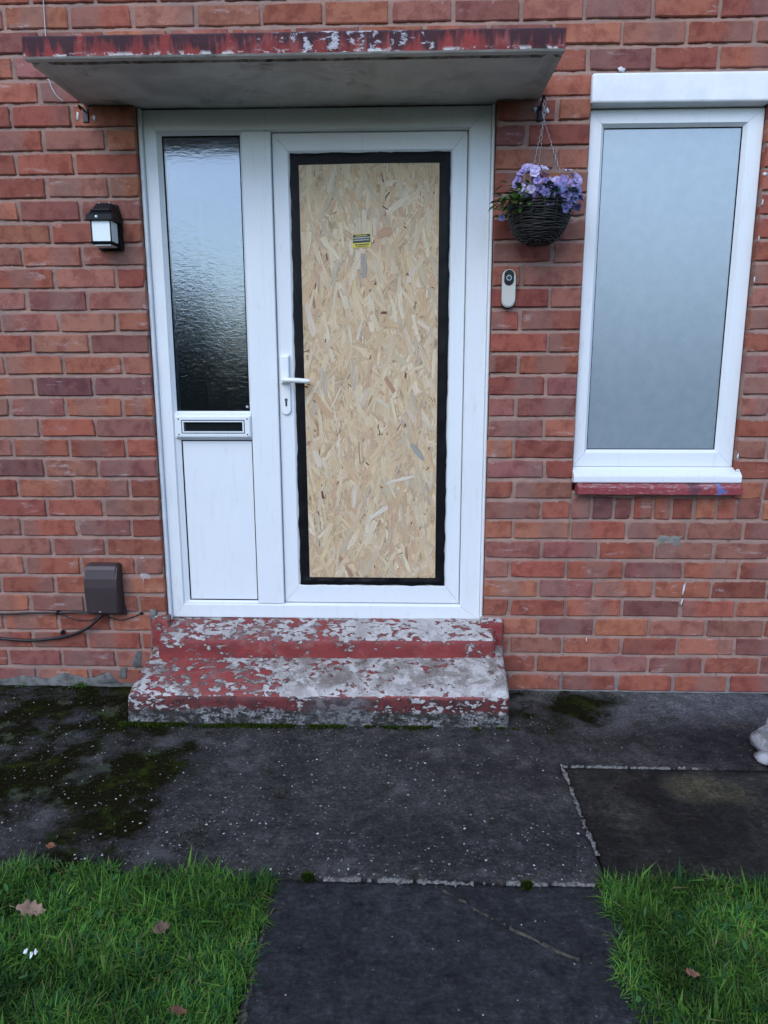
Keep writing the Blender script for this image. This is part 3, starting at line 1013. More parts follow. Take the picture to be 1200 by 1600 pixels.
# small dark bark slivers
for i in range(70):
    flake(fr.uniform(-.30, .20), fr.uniform(.47, 2.0), math.pi / 2 + fr.gauss(0, .6), fr.uniform(.008, .03), fr.uniform(.002, .0045), (.10, .045, .022) if fr.random() < .6 else (.24, .12, .06), BY - .0003)
for (px, pz, an, L, Wd, col) in ((.006, 1.78, .25, .06, .030, (.52, .33, .20)), (-.075, 1.66, 1.6, .085, .022, (.38, .34, .30)), (-.24, 1.15, -.95, .12, .022, (.58, .38, .22)),
                                 (.02, 1.23, -1.0, .07, .018, (.46, .26, .17)), (.13, .97, -.9, .075, .022, (.36, .35, .32)), (-.02, .73, .6, .08, .018, (.72, .64, .52)), (.06, .86, .25, .11, .014, (.72, .64, .52)),
                                 (-.245, .80, 1.75, .03, .010, (.17, .07, .035)), (.0, 1.495, .1, .022, .009, (.16, .06, .035))):
    flake(px, pz, an, L, Wd, col, BY - .0006)
tag(soup('wood_strands', V, Fc, STRAND, door, COL, UV), kind='stuff')
# sticker with illegible small print
bm = bmesh.new()
SX0, SX1, SZ0, SZ1 = -.1165, -.0495, 1.7265, 1.7745
yS = BY - .0012
def quad(x0, x1, z0, z1, y, mi, sk=.0):
    vs = [bm.verts.new((x, y, z + sk * (x - SX0))) for x, z in ((x0, z0), (x1, z0), (x1, z1), (x0, z1))]
    f = bm.faces.new(vs); f.material_index = mi
sk = .055
quad(SX0, SX1, SZ0, SZ1, yS, 1, sk)
quad(SX0 + .0018, SX1 - .0018, SZ0 + .0165, SZ1 - .002, yS - .0003, 0, sk)
sr = random.Random(3)
def print_line(x0, x1, z, h, mi):
    x = x0
    while x < x1 - .001:
        wd = sr.uniform(.0015, .0052)
        quad(x, min(x + wd, x1), z, z + h, yS - .0006, mi, sk); x += wd + .0011
print_line(SX0 + .012, SX1 - .013, SZ1 - .0085, .0030, 1)
print_line(SX0 + .004, SX1 - .004, SZ1 - .0160, .0040, 2)
print_line(SX0 + .004, SX1 - .006, SZ1 - .0235, .0035, 2)
print_line(SX0 + .010, SX1 - .006, SZ0 + .0075, .0050, 0)
print_line(SX0 + .014, SX1 - .012, SZ0 + .0025, .0025, 0)
sub('warning_sticker', bm, [STK_K, STK_Y, STK_W], door)
# handle
bm = bmesh.new()
add_prism(bm, [(-.3985, 1.340), (-.3985, 1.131)] + [(-.3805 + .018 * math.cos(math.pi + math.pi * k / 10), 1.131 + .018 * math.sin(math.pi + math.pi * k / 10)) for k in range(1, 10)] + [(-.3625, 1.131), (-.3625, 1.340)], LY - .010, LY + .0003, .003)
add_box(bm, -.3975, -.3635, LY - .022, LY - .0095, 1.232, 1.338, .005)
sub('handle_plate', bm, WHITEP, door)
bm = bmesh.new()
hp = smooth_pts([(-.381, LY - .012, 1.2475), (-.381, LY - .045, 1.2475), (-.370, LY - .056, 1.2470), (-.335, LY - .058, 1.2455), (-.279, LY - .056, 1.2420)], 8)
add_tube(bm, hp, .009, 10, radii=[.0095] * (len(hp) - 6) + [.0092, .009, .0088, .0085, .0078, .006])
for v in bm.verts:
    pass
sub('handle_lever', bm, WHITEP, door)
bm = bmesh.new()
add_prism(bm, [(-.3795 + .0062 * math.cos(a * .5236), 1.171 + .0062 * math.sin(a * .5236)) for a in range(12)], LY - .0112, LY - .0098)
add_prism(bm, [(-.3832, 1.168), (-.3826, 1.148), (-.3795, 1.145), (-.3764, 1.148), (-.3758, 1.168)], LY - .0110, LY - .0098)
sub('keyhole', bm, DARKGREY, door)
bm = bmesh.new()
add_box(bm, -.3803, -.3787, LY - .0117, LY - .0113, 1.1665, 1.1755)
sub('key_slot', bm, CREAM, door)

# ------------------------------------------------------------------ window
win = bpy.data.objects.new('window', None)
C.objects.link(win); win.parent = house; win.location = (1.03, -.06, .9)
WFY = .030
bm = bmesh.new()
add_loops(bm, [(WX0 + .001, WX1 - .001, .916, 2.181, .11), (WX0 + .001, WX1 - .001, .916, 2.181, WFY + .003), (WX0 + .004, WX1 - .004, .919, 2.178, WFY),
               (.7700, 1.2800, .9700, 2.1350, WFY), (.7815, 1.2685, .9815, 2.1240, WFY + .014), (.7815, 1.2685, .9815, 2.1240, .08)], gap=.0004)
sub('window_frame', bm, UP, win)
bm = bmesh.new()
add_loops(bm, [(.7813, 1.2687, .9813, 2.1242, WFY + .0145), (.7845, 1.2655, .9845, 2.1212, WFY + .017)])
sub('gasket', bm, GASKET_SHADE, win)
bm = bmesh.new()
add_box(bm, .780, 1.270, WFY + .019, WFY + .030, .980, 2.1255)
sub('pane', bm, GLASS2, win)
# sill: extruded profile (y, z)
bm = bmesh.new()
sp = [(.09, .9155), (.028, .9155), (.024, .9125), (-.012, .8975), (-.020, .8945), (-.0245, .890), (-.026, .884), (-.026, .866), (-.023, .862), (.09, .862)]
A = [bm.verts.new((.7225, y, z)) for y, z in sp]
B = [bm.verts.new((1.352, y, z)) for y, z in sp]
for k in range(len(sp)):
    bm.faces.new((A[k], A[(k + 1) % len(sp)], B[(k + 1) % len(sp)], B[k]))
fa = bm.faces.new(A); fb = bm.faces.new(B[::-1])
bmesh.ops.bevel(bm, geom=list(fb.edges), offset=.004, segments=2, affect='EDGES')
sub('window_sill', bm, UP, win)
bm = bmesh.new()
add_box(bm, .7190, 1.3340, -.020, .10, 2.1835, 2.2795, .008, 3)
for v in bm.verts:
    v.co.z += .0012 * fbm(v.co.x * 20, v.co.y * 30, 4); v.co.y += .0012 * fbm(v.co.x * 20, v.co.z * 30, 8)
sub('lintel', bm, WHITEREND, win)
bm = bmesh.new()
N = 60
led = [(.05, .862), (-.018, .8615), (-.0435, .8490), (-.0458, .8465), (-.0460, .8440), (-.0455, .8212), (-.0435, .8190), (.05, .8185)]
rows = []
for i in range(N + 1):
    x = .7355 + (1.3500 - .7355) * i / N
    rows.append([bm.verts.new((x, y + .0015 * fbm(x * 22, z * 30, 1), z - .0003 + .0012 * fbm(x * 18, y * 30, 2) - (.0015 if z > .86 else 0))) for y, z in led])
for s, t in zip(rows, rows[1:]):
    for k in range(len(led)):
        bm.faces.new((s[k], s[(k + 1) % len(led)], t[(k + 1) % len(led)], t[k]))
bm.faces.new(rows[0]); bm.faces.new(rows[-1])
sub('ledge', bm, LEDGE, win)
tag(win['label'] and win if False else win)
win['label'] = 'white casement with frosted pane, heavy lintel and red painted ledge'

# ================================================================== doorstep
step = empty('doorstep', (-.24, -.2, 0), 'two-tier concrete doorstep with worn red paint peeling off below the door', 'step')
def sweep(name, sec, xl, xr, mat, zfun, amp=.0028, nx=120, xface=None):
    bm = bmesh.new()
    dense = []
    for a, b in zip(sec, sec[1:]):
        L = math.hypot(b[0] - a[0], b[1] - a[1]); m = max(1, int(L / .009))
        for q in range(m):
            dense.append((a[0] + (b[0] - a[0]) * q / m, a[1] + (b[1] - a[1]) * q / m))
    dense.append(sec[-1])
    rows = []
    for i in range(nx + 1):
        u = i / nx
        rr = []
        for (y, z) in dense:
            x0, x1 = xl(y, z), xr(y, z)
            x = x0 + (x1 - x0) * u
            d = amp * fbm(x * 9, y * 9, z * 9) + amp * .6 * fbm(x * 45, y * 45, z * 45)
            endr = 0.0
            ee = min(u, 1 - u) * (x1 - x0)
            if ee < .014: endr = (1 - ee / .014) ** 2 * .010
            zz = z + zfun(x) * max(0, min(1, z / .08))
            rr.append(bm.verts.new((x, y + d + endr * (y < -.08), zz + d * .8 - endr * .6 * (z > .05))))
        rows.append(rr)
    for s, t in zip(rows, rows[1:]):
        for k in range(len(dense) - 1):
            bm.faces.new((s[k], s[k + 1], t[k + 1], t[k]))
    bm.faces.new(rows[0]); bm.faces.new(rows[-1])
    return obj(name, bm, mat, step, True)
zf = lambda x: .016 * (x + .94) / 1.4
low = [(.03, -.04), (.03, .195), (-.04, .188), (-.10, .1655), (-.18, .143), (-.262, .1165), (-.285, .107), (-.297, .098), (-.302, .086), (-.306, .05), (-.312, -.03)]
sweep('lower_step', low, lambda y, z: -.930 - .014 * max(0, -y) / .3 + (.0 if z > .02 else 0), lambda y, z: .470 - .004 * max(0, -y) / .3, PEEL, zf)
upp = [(.06, .12), (.06, .2835), (.03, .2825), (.0, .2745), (-.06, .2535), (-.083, .2455), (-.093, .239), (-.0975, .229), (-.099, .21), (-.101, .14)]
sweep('upper_step', upp, lambda y, z: -.892, lambda y, z: .437, PEEL2, lambda x: .010 * (x + .9) / 1.33, .0022)
pl = [(.02, .05), (.02, .310), (-.012, .309), (-.021, .303), (-.024, .29), (-.030, .14)]
# cheeks either side of the upper step
for (a, b) in ((-.938, -.872), (.386, .472)):
    o = sweep('cheek', pl, lambda y, z, a=a: a - (.004 if z < .2 else 0), lambda y, z, b=b: b, PEEL2 if a > 0 else PEEL, lambda x: .0, .004, 14)

# ================================================================== ground
def sheet(name, x0, x1, y0, y1, z, mat, nx, ny, amp, label=None, freq=6.0, edge=0.0, kind='structure', skirt=.05):
    bm = bmesh.new()
    g = []
    for j in range(ny + 1):
        row = []
        for i in range(nx + 1):
            x = x0 + (x1 - x0) * i / nx; y = y0 + (y1 - y0) * j / ny
            if edge:
                if i in (0, nx): x += edge * fbm(y * 9, x, 3) + edge * .5 * fbm(y * 45, x, 7)
                if j in (0, ny): y += edge * fbm(x * 9, y, 5) + edge * .5 * fbm(x * 45, y, 1)
            zz = z + amp * fbm(x * freq, y * freq, 2) + amp * .5 * fbm(x * freq * 6, y * freq * 6, 4)
            row.append(bm.verts.new((x, y, zz)))
        g.append(row)
    for j in range(ny):
        for i in range(nx):
            bm.faces.new((g[j][i], g[j][i + 1], g[j + 1][i + 1], g[j + 1][i]))
    rim = g[0] + [r[-1] for r in g[1:]] + g[-1][-2::-1] + [r[0] for r in g[-2:0:-1]]
    low_ = [bm.verts.new((v.co.x, v.co.y, z - skirt)) for v in rim]
    for k in range(len(rim)):
        q = (k + 1) % len(rim)
        bm.faces.new((rim[k], rim[q], low_[q], low_[k]))
    o = obj(name, bm, mat, None, True)
    return tag(o, label, None, None, kind)

def apron():
    xs = list(np.linspace(-3.2, .600, 300)) + list(np.linspace(.600, 3.2, 200)[1:])
    ys = list(np.linspace(-1.106, -.558, 60)) + list(np.linspace(-.558, .03, 64)[1:])
    bm = bmesh.new()
    g = [[bm.verts.new((x, y, -.001 + .0024 * fbm(x * 6, y * 6, 2) + .0016 * fbm(x * 30, y * 38, 4))) if (x < .6001 or y > -.5581) else None for x in xs] for y in ys]
    for r0, r1 in zip(g, g[1:]):
        for k in range(len(xs) - 1):
            q = (r0[k], r0[k + 1], r1[k + 1], r1[k])
            if None not in q: bm.faces.new(q)
    be = [e_ for e_ in bm.edges if e_.is_boundary]
    ex = bmesh.ops.extrude_edge_only(bm, edges=be)
    for v in ex['geom']:
        if isinstance(v, bmesh.types.BMVert): v.co.z = -.05
    return tag(obj('concrete_apron', bm, APRON, None, True), kind='structure')
apron()
sheet('concrete_slab', .610, 3.2, -1.10, -.566, -.004, SLABM, 160, 50, .0018, edge=.003)
sheet('garden_path', -.245, .600, -4.5, -1.118, -.003, PATHM, 80, 260, .0012, edge=.004)
sheet('lawn_soil', -3.2, -.238, -4.5, -1.070, -.018, SOIL, 60, 60, .006)
sheet('lawn_soil', .575, 3.2, -4.5, -1.078, -.018, SOIL, 60, 60, .006)
bm = bmesh.new()
vs = [bm.verts.new(p) for p in ((-90, -120, -.075), (90, -120, -.075), (90, 60, -.075), (-90, 60, -.075))]
bm.faces.new(vs)
tag(obj('ground', bm, LAWNFAR), kind='structure')

def joint(name, pts, width, h, mat, label=None, seed=0, breaks=.0):
    """raggedly surviving ridge of mortar in a joint"""
    rj = random.Random(seed)
    P = smooth_pts([(x, y, 0) for x, y in pts], 14)
    bm = bmesh.new()
    prev = None
    fine = []
    for a, b in zip(P, P[1:]):
        m = max(1, int((b - a).length / .004))
        for q in range(m): fine.append(a.lerp(b, q / m))
    for i, p in enumerate(fine):
        d = (fine[min(i + 1, len(fine) - 1)] - fine[max(0, i - 1)]); d.normalize()
        nrm = Vector((-d.y, d.x, 0))
        f = .70 + .9 * fbm(p.x * 34, p.y * 34, seed + 1) + .9 * fbm(p.x * 170, p.y * 170, seed)
        if breaks: f *= max(0, min(1, 5 * (fbm(p.x * 22, p.y * 22, seed + 9) - breaks + .62)))
        wd = max(.0006, width * .5 * f)
        c = p + nrm * width * .35 * fbm(p.x * 30, p.y * 30, seed + 5)
        gone = f < .03
        hh = h * min(1, f * 1.3) * (.6 + 1.0 * fbm(p.x * 120, p.y * 120, seed + 3))
        if gone:
            prev = None; continue
        row = [bm.verts.new(c + nrm * wd * s + Vector((0, 0, z))) for s, z in ((-1, -.012), (-.75, hh * .6), (0, hh), (.75, hh * .6), (1, -.012))]
        if prev:
            for k in range(4): bm.faces.new((prev[k], prev[k + 1], row[k + 1], row[k]))
        prev = row
    return tag(obj(name, bm, mat, None, True), label, None, None, 'structure')
joint('mortar_joint', [(-.12, -1.109), (.03, -1.110), (.18, -1.116), (.36, -1.112), (.575, -1.110)], .019, .0040, JOINT, None, 1, .22)
joint('mortar_joint', [(.6035, -.555), (.604, -.70), (.602, -.86), (.605, -1.01)], .014, .0040, JOINT, None, 4, .28)
joint('mortar_joint', [(.60, -.560), (.72, -.561), (.86, -.563), (1.05, -.561)], .007, .006, JOINT, None, 8, .25)
joint('path_crack', [(.165, -1.13), (.226, -1.1735), (.27, -1.213), (.325, -1.2526), (.404, -1.3068), (.480, -1.349), (.548, -1.366)], .0085, .0035, JOINT2, None, 12, .30)
joint('path_edge_mortar', [(-.247, -1.13), (-.240, -1.28), (-.236, -1.42), (-.232, -1.56)], .010, .004, JOINT2, None, 15, .22)

# ------------------------------------------------------------------ loose grit in and on the concrete
def grit(n, region, smin, smax, name, seed):
    r = random.Random(seed)
    V, Fc, COL = [], [], []
    base = [(1, 0, 0), (0, 1, 0), (-1, 0, 0), (0, -1, 0), (0, 0, .8), (.6, .6, .45), (-.6, .6, .45), (-.6, -.6, .45), (.6, -.6, .45)]
    tris = [(0, 5, 8), (1, 6, 5), (2, 7, 6), (3, 8, 7), (4, 5, 6), (4, 6, 7), (4, 7, 8), (4, 8, 5), (0, 1, 5), (1, 2, 6), (2, 3, 7), (3, 0, 8)]
    i = 0
    while i < n:
        x, y = region(r)
        if x is None: continue
        i += 1
        s = smin * (smax / smin) ** (r.random() ** 2.6)
        a = r.uniform(0, 6.28); ca, sa = math.cos(a), math.sin(a)
        ex = r.uniform(.6, 1.0)
        k = len(V)
        sh = r.random()
        col = (.46, .45, .44) if sh < .30 else (.27, .255, .24) if sh < .65 else (.15, .14, .13) if sh < .92 else (.34, .25, .17)
        kk = r.uniform(.7, 1.1)
        for (u, v, wz) in base:
            j = r.uniform(.8, 1.2)
            uu, vv = u * s * j, v * s * ex * j
            V.append((x + uu * ca - vv * sa, y + uu * sa + vv * ca, .0002 + wz * s * .6)); COL.append(tuple(c * kk for c in col))
        for t in tris: Fc.append(tuple(k + q for q in t))
    return tag(soup(name, V, Fc, PEB, None, COL), 'pale grit scattered over the damp concrete', None, None, 'stuff')
def reg1(r):
    x = r.uniform(-1.65, .59); y = -1.10 + 1.08 * r.random() ** 1.35
    if y > -.30 and -.95 < x < .48: return None, None
    if r.random() > (.35 + .65 * (.5 + fbm(x * 3, y * 3, 6))) : return None, None
    return x, y
grit(2600, reg1, .0009, .0044, 'loose_grit', 2)
grit(60, lambda r: (r.uniform(-.22, .55), r.uniform(-1.7, -1.13)), .0010, .003, 'path_grit', 4)

# ------------------------------------------------------------------ grass
def blades(n, region, lmin, lmax, seed, wmul=1.0, z0=-.016):
    g = np.random.default_rng(seed)
    pts = []
    r = random.Random(seed)
    while len(pts) < n:
        q = region(r)
        if q is not None: pts.append(q)
    P = np.array(pts)
    L = lmin + (lmax - lmin) * g.random(n) ** 1.5
    L *= np.array([.72 + 1.0 * (fbm(x * 8, y * 8, 3) + .32) for x, y in pts]).clip(.4, 1.35)
    th = g.uniform(0, 2 * np.pi, n)
    lean = g.uniform(.25, 1.75, n)
    wd = g.uniform(.0009, .0021, n) * wmul
    out = np.zeros((n, 5, 3)); col = np.zeros((n, 5, 3))
    dx, dy = np.cos(th), np.sin(th)
    px, py = -dy, dx
    for s, (u, wf) in enumerate(((0, 1), (.5, .85), (1, 0))):
        ang = lean * u
        hor = L * u * np.sin(ang); ver = L * u * np.cos(ang)
        cx = P[:, 0] + dx * hor; cy = P[:, 1] + dy * hor; cz = z0 + ver
        if s < 2:
            for q, sg in ((0, -1), (1, 1)):
                out[:, 2 * s + q, 0] = cx + sg * px * wd * wf; out[:, 2 * s + q, 1] = cy + sg * py * wd * wf; out[:, 2 * s + q, 2] = cz
        else:
            out[:, 4, 0] = cx; out[:, 4, 1] = cy; out[:, 4, 2] = cz
    c0 = np.array([.048, .138, .018]); c1 = np.array([.130, .262, .042]); c2 = np.array([.020, .080, .026]); c3 = np.array([.19, .17, .07])
    a = g.random(n)[:, None]
    c = c0 * (1 - a) + c1 * a
    pick = g.random(n)
    c[pick < .25] = c2 * g.uniform(.8, 1.4, (int((pick < .25).sum()), 1))
    c[pick > .945] = c3 * g.uniform(.5, 1.3, (int((pick > .945).sum()), 1))
    tone = np.array([.9 + .8 * fbm(x * 5, y * 5, 8) for x, y in pts])[:, None].clip(.45, 1.4)
    c = c * tone
    col[:] = c[:, None, :]
    V = out.reshape(-1, 3); COL = col.reshape(-1, 3)
    k = (np.arange(n) * 5)
    quads = np.stack([k, k + 1, k + 3, k + 2], 1); tr = np.stack([k + 2, k + 3, k + 4], 1)
    return V, list(map(tuple, quads)) + list(map(tuple, tr)), COL

def broad(n, region, seed, z0=-.01):
    """small broad weed leaves among the grass"""
    r = random.Random(seed)
    V, Fc, COL = [], [], []
    i = 0
    while i < n:
        q = region(r)
        if q is None: continue
        i += 1
        x, y = q
        L, Wd = r.uniform(.010, .030), r.uniform(.003, .007)
        a = r.uniform(0, 6.28); up = r.uniform(-.1, .8); z = z0 + r.uniform(.005, .030)
        d = Vector((math.cos(a) * math.cos(up), math.sin(a) * math.cos(up), math.sin(up)))
        s = Vector((-math.sin(a), math.cos(a), 0)); k = len(V)
        nn = d.cross(s)
        c = r.choice([(.040, .110, .030), (.052, .135, .042), (.030, .090, .020)]); m = r.uniform(.7, 1.3)
        prof = ((0, .12), (.25, .75), (.55, 1), (.82, .7), (1, .1))
        for u, wf in prof:
            ctr = Vector((x, y, z)) + d * L * u - nn * (-.15 * L * u * u)
            for sg in (-1, 0, 1):
                V.append(ctr + s * sg * Wd * wf + Vector((0, 0, .12 * Wd * wf if sg else 0))); COL.append(tuple(v * m for v in c))
        for e_ in range(4):
            for q2 in range(2):
                b = k + e_ * 3 + q2
                Fc.append((b, b + 1, b + 4, b + 3))
    return V, Fc, COL

def merge(*parts):
    V, Fc, COL = [], [], []
    for v, f, c in parts:
        k = len(V)
        V.extend([tuple(q) for q in v]); COL.extend([tuple(q) for q in c])
        Fc.extend([tuple(i + k for i in t) for t in f])
    return V, Fc, COL

def left_near(r):
    x = r.uniform(-1.30, -.232); y = r.uniform(-1.72, -1.068)
    lim = -1.085 + .016 * fbm(x * 7, 3, 1) - .03 * max(0, (x + .50) / .26) + .012 * math.exp(-((x + .62) / .08) ** 2)
    if y > lim: return None
    if x > -.246 + .018 * fbm(y * 9, 2, 5): return None
    return x, y
def left_far(r):
    return r.uniform(-3.1, -.25), r.uniform(-4.4, -1.1)
def right_near(r):
    x = r.uniform(.535, 1.25); y = r.uniform(-1.70, -1.072)
    lim = -1.090 + .015 * fbm(x * 7, 8, 1) + .022 * math.exp(-((x - .60) / .05) ** 2)
    if y > lim: return None
    if x < .585 + (y + 1.1) * .10 + .020 * fbm(y * 9, 6, 5): return None
    return x, y
def right_far(r):
    return r.uniform(.60, 3.1), r.uniform(-4.4, -1.1)
gl = merge(blades(46000, left_near, .020, .056, 1), blades(9000, left_far, .03, .07, 2, 3.0), blades(1500, left_near, .040, .070, 9, 1.1), broad(120, left_near, 3))
tag(soup('grass', gl[0], gl[1], GRASSM, None, gl[2]), 'lush uneven lawn grass bordering the path and mossy concrete', None, None, 'stuff')
gr_ = merge(blades(30000, right_near, .020, .050, 4), blades(9000, right_far, .03, .07, 5, 3.0), blades(700, right_near, .040, .066, 10, 1.1), broad(80, right_near, 6))
tag(soup('grass', gr_[0], gr_[1], GRASSM, None, gr_[2]), 'lawn grass growing beside the dark slab', None, None, 'stuff')

# ------------------------------------------------------------------ moss
def moss(name, n, region, seed, hmin, hmax, cols, label):
    r = random.Random(seed)
    V, Fc, COL = [], [], []
    i = 0
    tries = 0
    while i < n and tries < n * 60:
        tries += 1
        q = region(r)
        if q is None: continue
        i += 1
        x, y = q[:2]; zb = q[2] if len(q) > 2 else -.001
        h = r.uniform(hmin, hmax)
        c = r.choice(cols); m = r.uniform(.6, 1.3)
        for b in range(3):
            a = r.uniform(0, 6.28); ln = r.uniform(.2, 1.0); wd = h * r.uniform(.18, .35)
            k = len(V)
            ox, oy = math.cos(a), math.sin(a)
            V += [(x - oy * wd, y + ox * wd, zb), (x + oy * wd, y - ox * wd, zb), (x + ox * h * ln, y + oy * h * ln, zb + h)]
            COL += [tuple(v * m for v in c)] * 3
            Fc.append((k, k + 1, k + 2))
    return tag(soup(name, V, Fc, MOSSM, None, COL), label, None, None, 'stuff')
MC = [(.013, .014, .005), (.024, .028, .007), (.036, .046, .009)]
def mreg_step(r):
    x = r.uniform(-.97, .50); y = -.315 - abs(r.gauss(0, .012))
    if fbm(x * 6, y * 6, 3) < .12 - .25 * (x < -.1): return None
    return x, y
moss('moss', 5200, mreg_step, 1, .003, .009, [(.03, .045, .008), (.05, .085, .012), (.02, .028, .006)], 'green moss along the foot of the doorstep')
def mreg_left(r):
    x = r.uniform(-1.65, -.45); y = r.uniform(-1.08, -.02)
    v = fbm(x * 3.4, y * 5.5, 11) + .35 * fbm(x * 14, y * 14, 5) + .30 * min(1, (-.45 - x) / .5)
    if -.95 < x and y > -.31: return None
    if v + r.gauss(0, .10) < .34: return None
    return x, y
moss('moss', 16000, mreg_left, 2, .0012, .0042, MC, 'dark moss patches on the damp concrete by the cable box')
def mreg_right(r):
    x = r.uniform(.48, 1.15); y = r.uniform(-.36, -.01)
    v = fbm(x * 4, y * 7, 21) + .3 * fbm(x * 16, y * 16, 5) - .5 * abs(x - .68) - .4 * abs(y + .15)
    if v + r.gauss(0, .10) < .14: return None
    return x, y
moss('moss', 4000, mreg_right, 3, .0012, .004, MC, 'dark moss patch on the concrete right of the step')
for (x, y, s, lab) in ((-.160, -1.118, .014, 'small green moss tuft in the joint at the head of the path'), (.395, -1.130, .012, 'flat moss cushion in the joint beside the path crack')):
    def mt(r, x=x, y=y, s=s):
        a, q = r.uniform(0, 6.28), s * math.sqrt(r.random())
        return x + q * math.cos(a), y + q * math.sin(a) * .7, .012 * (1 - (q / s) ** 2)
    moss('moss', 420, mt, 5, .005, .011, [(.05, .075, .012), (.03, .05, .01)], lab)
# a few grass tufts rooted at the foot of the wall
def wallfoot(r):
    x0 = r.choice((-1.275, -1.25, -1.50, -1.26))
    return x0 + r.gauss(0, .012), -.012 - abs(r.gauss(0, .006))
wf_ = blades(70, wallfoot, .015, .04, 31, .8, -.002)
tag(soup('grass', wf_[0], wf_[1], GRASSM, None, wf_[2]), 'tiny grass tufts at the foot of the brick wall', None, None, 'stuff')

# ------------------------------------------------------------------ fallen leaves
def oak(name, x, y, z, size, rot, tilt, col, label, lobes=4):
    bm = bmesh.new()
    out = []
    n = 40
    for i in range(n + 1):
        u = i / n
        wdt = (.06 + .26 * math.sin(math.pi * u ** .75)) * (.86 + .20 * math.cos(2 * math.pi * lobes * u + size * 90)) * (1 + .25 * fbm(u * 5, size * 50, 3))
        out.append((u, max(.02, wdt)))
    mid = []; Lf = []; Rt = []
    for u, wd in out:
        curl = .22 * (u - .5) ** 2 + .03 * math.sin(u * 9)
        mid.append(bm.verts.new((u - .5, 0, curl)))
        Lf.append(bm.verts.new((u - .5 + .1 * wd, wd, curl + .28 * wd * wd + .10 * wd)))
        wr_ = wd * (.75 + .35 * fbm(u * 6, size * 80, 9)); Rt.append(bm.verts.new((u - .5 + .1 * wd, -wr_, curl + .75 * wd * wd)))
    for i in range(n):
        bm.faces.new((mid[i], mid[i + 1], Lf[i + 1], Lf[i])); bm.faces.new((Rt[i], Rt[i + 1], mid[i + 1], mid[i]))
    add_tube(bm, [(-.5, 0, .055), (-.62, .01, .07), (-.74, .03, .06)], .012, 5)
    for v in bm.verts: v.co *= size
    o = obj(name, bm, DEAD, None, True)
    o.location = (x, y, z); o.rotation_euler = (tilt[0], tilt[1], rot); o.color = tuple(col) + (1,)
    return tag(o, label, 'leaf', 'fallen leaves')
oak('fallen_leaf', -.800, -1.262, .020, .066, .25, (.95, .35), (.26, .15, .105), 'large pinkish brown oak leaf lying on top of the grass')
oak('fallen_leaf', -.470, -1.312, .022, .050, 1.0, (.9, .4), (.20, .115, .07), 'small curled brown leaf half sunk in the grass towards the path')
oak('fallen_leaf', -.362, -1.520, .018, .036, .4, (.4, .5), (.17, .06, .03), 'rust coloured leaf deep in the lawn close to the viewer')
oak('fallen_leaf', -.872, -1.026, .012, .046, 1.9, (.25, .3), (.30, .12, .055), 'single orange brown leaf on the mossy concrete')
oak('fallen_leaf', .700, -1.395, .016, .036, .2, (.4, .4), (.20, .08, .04), 'dull brown leaf in the grass patch beside the path crack')
# scrap of white litter
bm = bmesh.new()
lr = random.Random(8)
for i in range(3):
    c = Vector((-.728 + .010 * i, -1.412 + lr.uniform(-.006, .006), .042 + lr.uniform(-.004, .006)))
    vs = [bm.verts.new(c + Vector((lr.uniform(.0015, .005) * math.cos(a), lr.uniform(-.005, .005), lr.uniform(.0015, .007) * math.sin(a)))) for a in (0, 1.1, 2.3, 3.4, 4.6, 5.5)]
    f = bm.faces.new(vs)
    e2 = bmesh.ops.extrude_face_region(bm, geom=[f])
    for v in e2['geom']:
        if isinstance(v, bmesh.types.BMVert): v.co += Vector((.001, .002, .001))
tag(obj('litter', bm, WHITEP), 'torn scrap of white litter lying in the grass', 'litter')

# pale weathered ornament by the wall
bm = bmesh.new()
for (x, y, z, rx, ry, rz) in ((1.345, -.46, .04, .075, .07, .055), (1.300, -.515, .016, .050, .034, .022), (1.325, -.575, .014, .050, .032, .020), (1.375, -.44, .09, .05, .05, .05)):
    r_ = bmesh.ops.create_icosphere(bm, subdivisions=3, radius=1)
    for v in r_['verts']:
        k = 1 + .22 * fbm(v.co.x * 1.7 + x * 5, v.co.y * 1.7, v.co.z * 1.7)
        v.co = Vector((x + v.co.x * rx * k, y + v.co.y * ry * k, z + v.co.z * rz * k))
tag(obj('stone_ornament', bm, STONE, None, True), 'lumpy pale grey stone ornament standing on the concrete strip below the window wall', 'ornament')

# ================================================================== wall lantern
lan = empty('wall_lantern', (-.998, 0, 1.72), 'small black solar wall lantern with white glass panels on the bricks', 'lantern')
CXL = -.998
bm = bmesh.new()
add_prism(bm, [(CXL - .044, 1.716), (CXL + .044, 1.716), (CXL + .044, 1.822), (CXL + .032, 1.872), (CXL - .032, 1.872), (CXL - .044, 1.822)], -.022, .004, .003)
obj('back_plate', bm, BLACK, lan)
bm = bmesh.new()
def frus(z0, a0, f0, b0, z1, a1, f1, b1):
    lo = [bm.verts.new(p) for p in ((CXL - a0, f0, z0), (CXL + a0, f0, z0), (CXL + a0, b0, z0), (CXL - a0, b0, z0))]
    hi = [bm.verts.new(p) for p in ((CXL - a1, f1, z1), (CXL + a1, f1, z1), (CXL + a1, b1, z1), (CXL - a1, b1, z1))]
    fs = [bm.faces.new(lo[::-1]), bm.faces.new(hi)]
    for k in range(4): fs.append(bm.faces.new((lo[k], lo[(k + 1) % 4], hi[(k + 1) % 4], hi[k])))
    bmesh.ops.bevel(bm, geom=list(set(e for f in fs for e in f.edges)), offset=.0022, segments=2, affect='EDGES')
frus(1.802, .0475, -.104, -.018, 1.823, .0480, -.104, -.018)
frus(1.8235, .042, -.098, -.012, 1.869, .026, -.052, -.005)
frus(1.836, .036, -.093, -.02, 1.841, .037, -.092, -.02)
obj('cap', bm, BLACK, lan)
bm = bmesh.new()
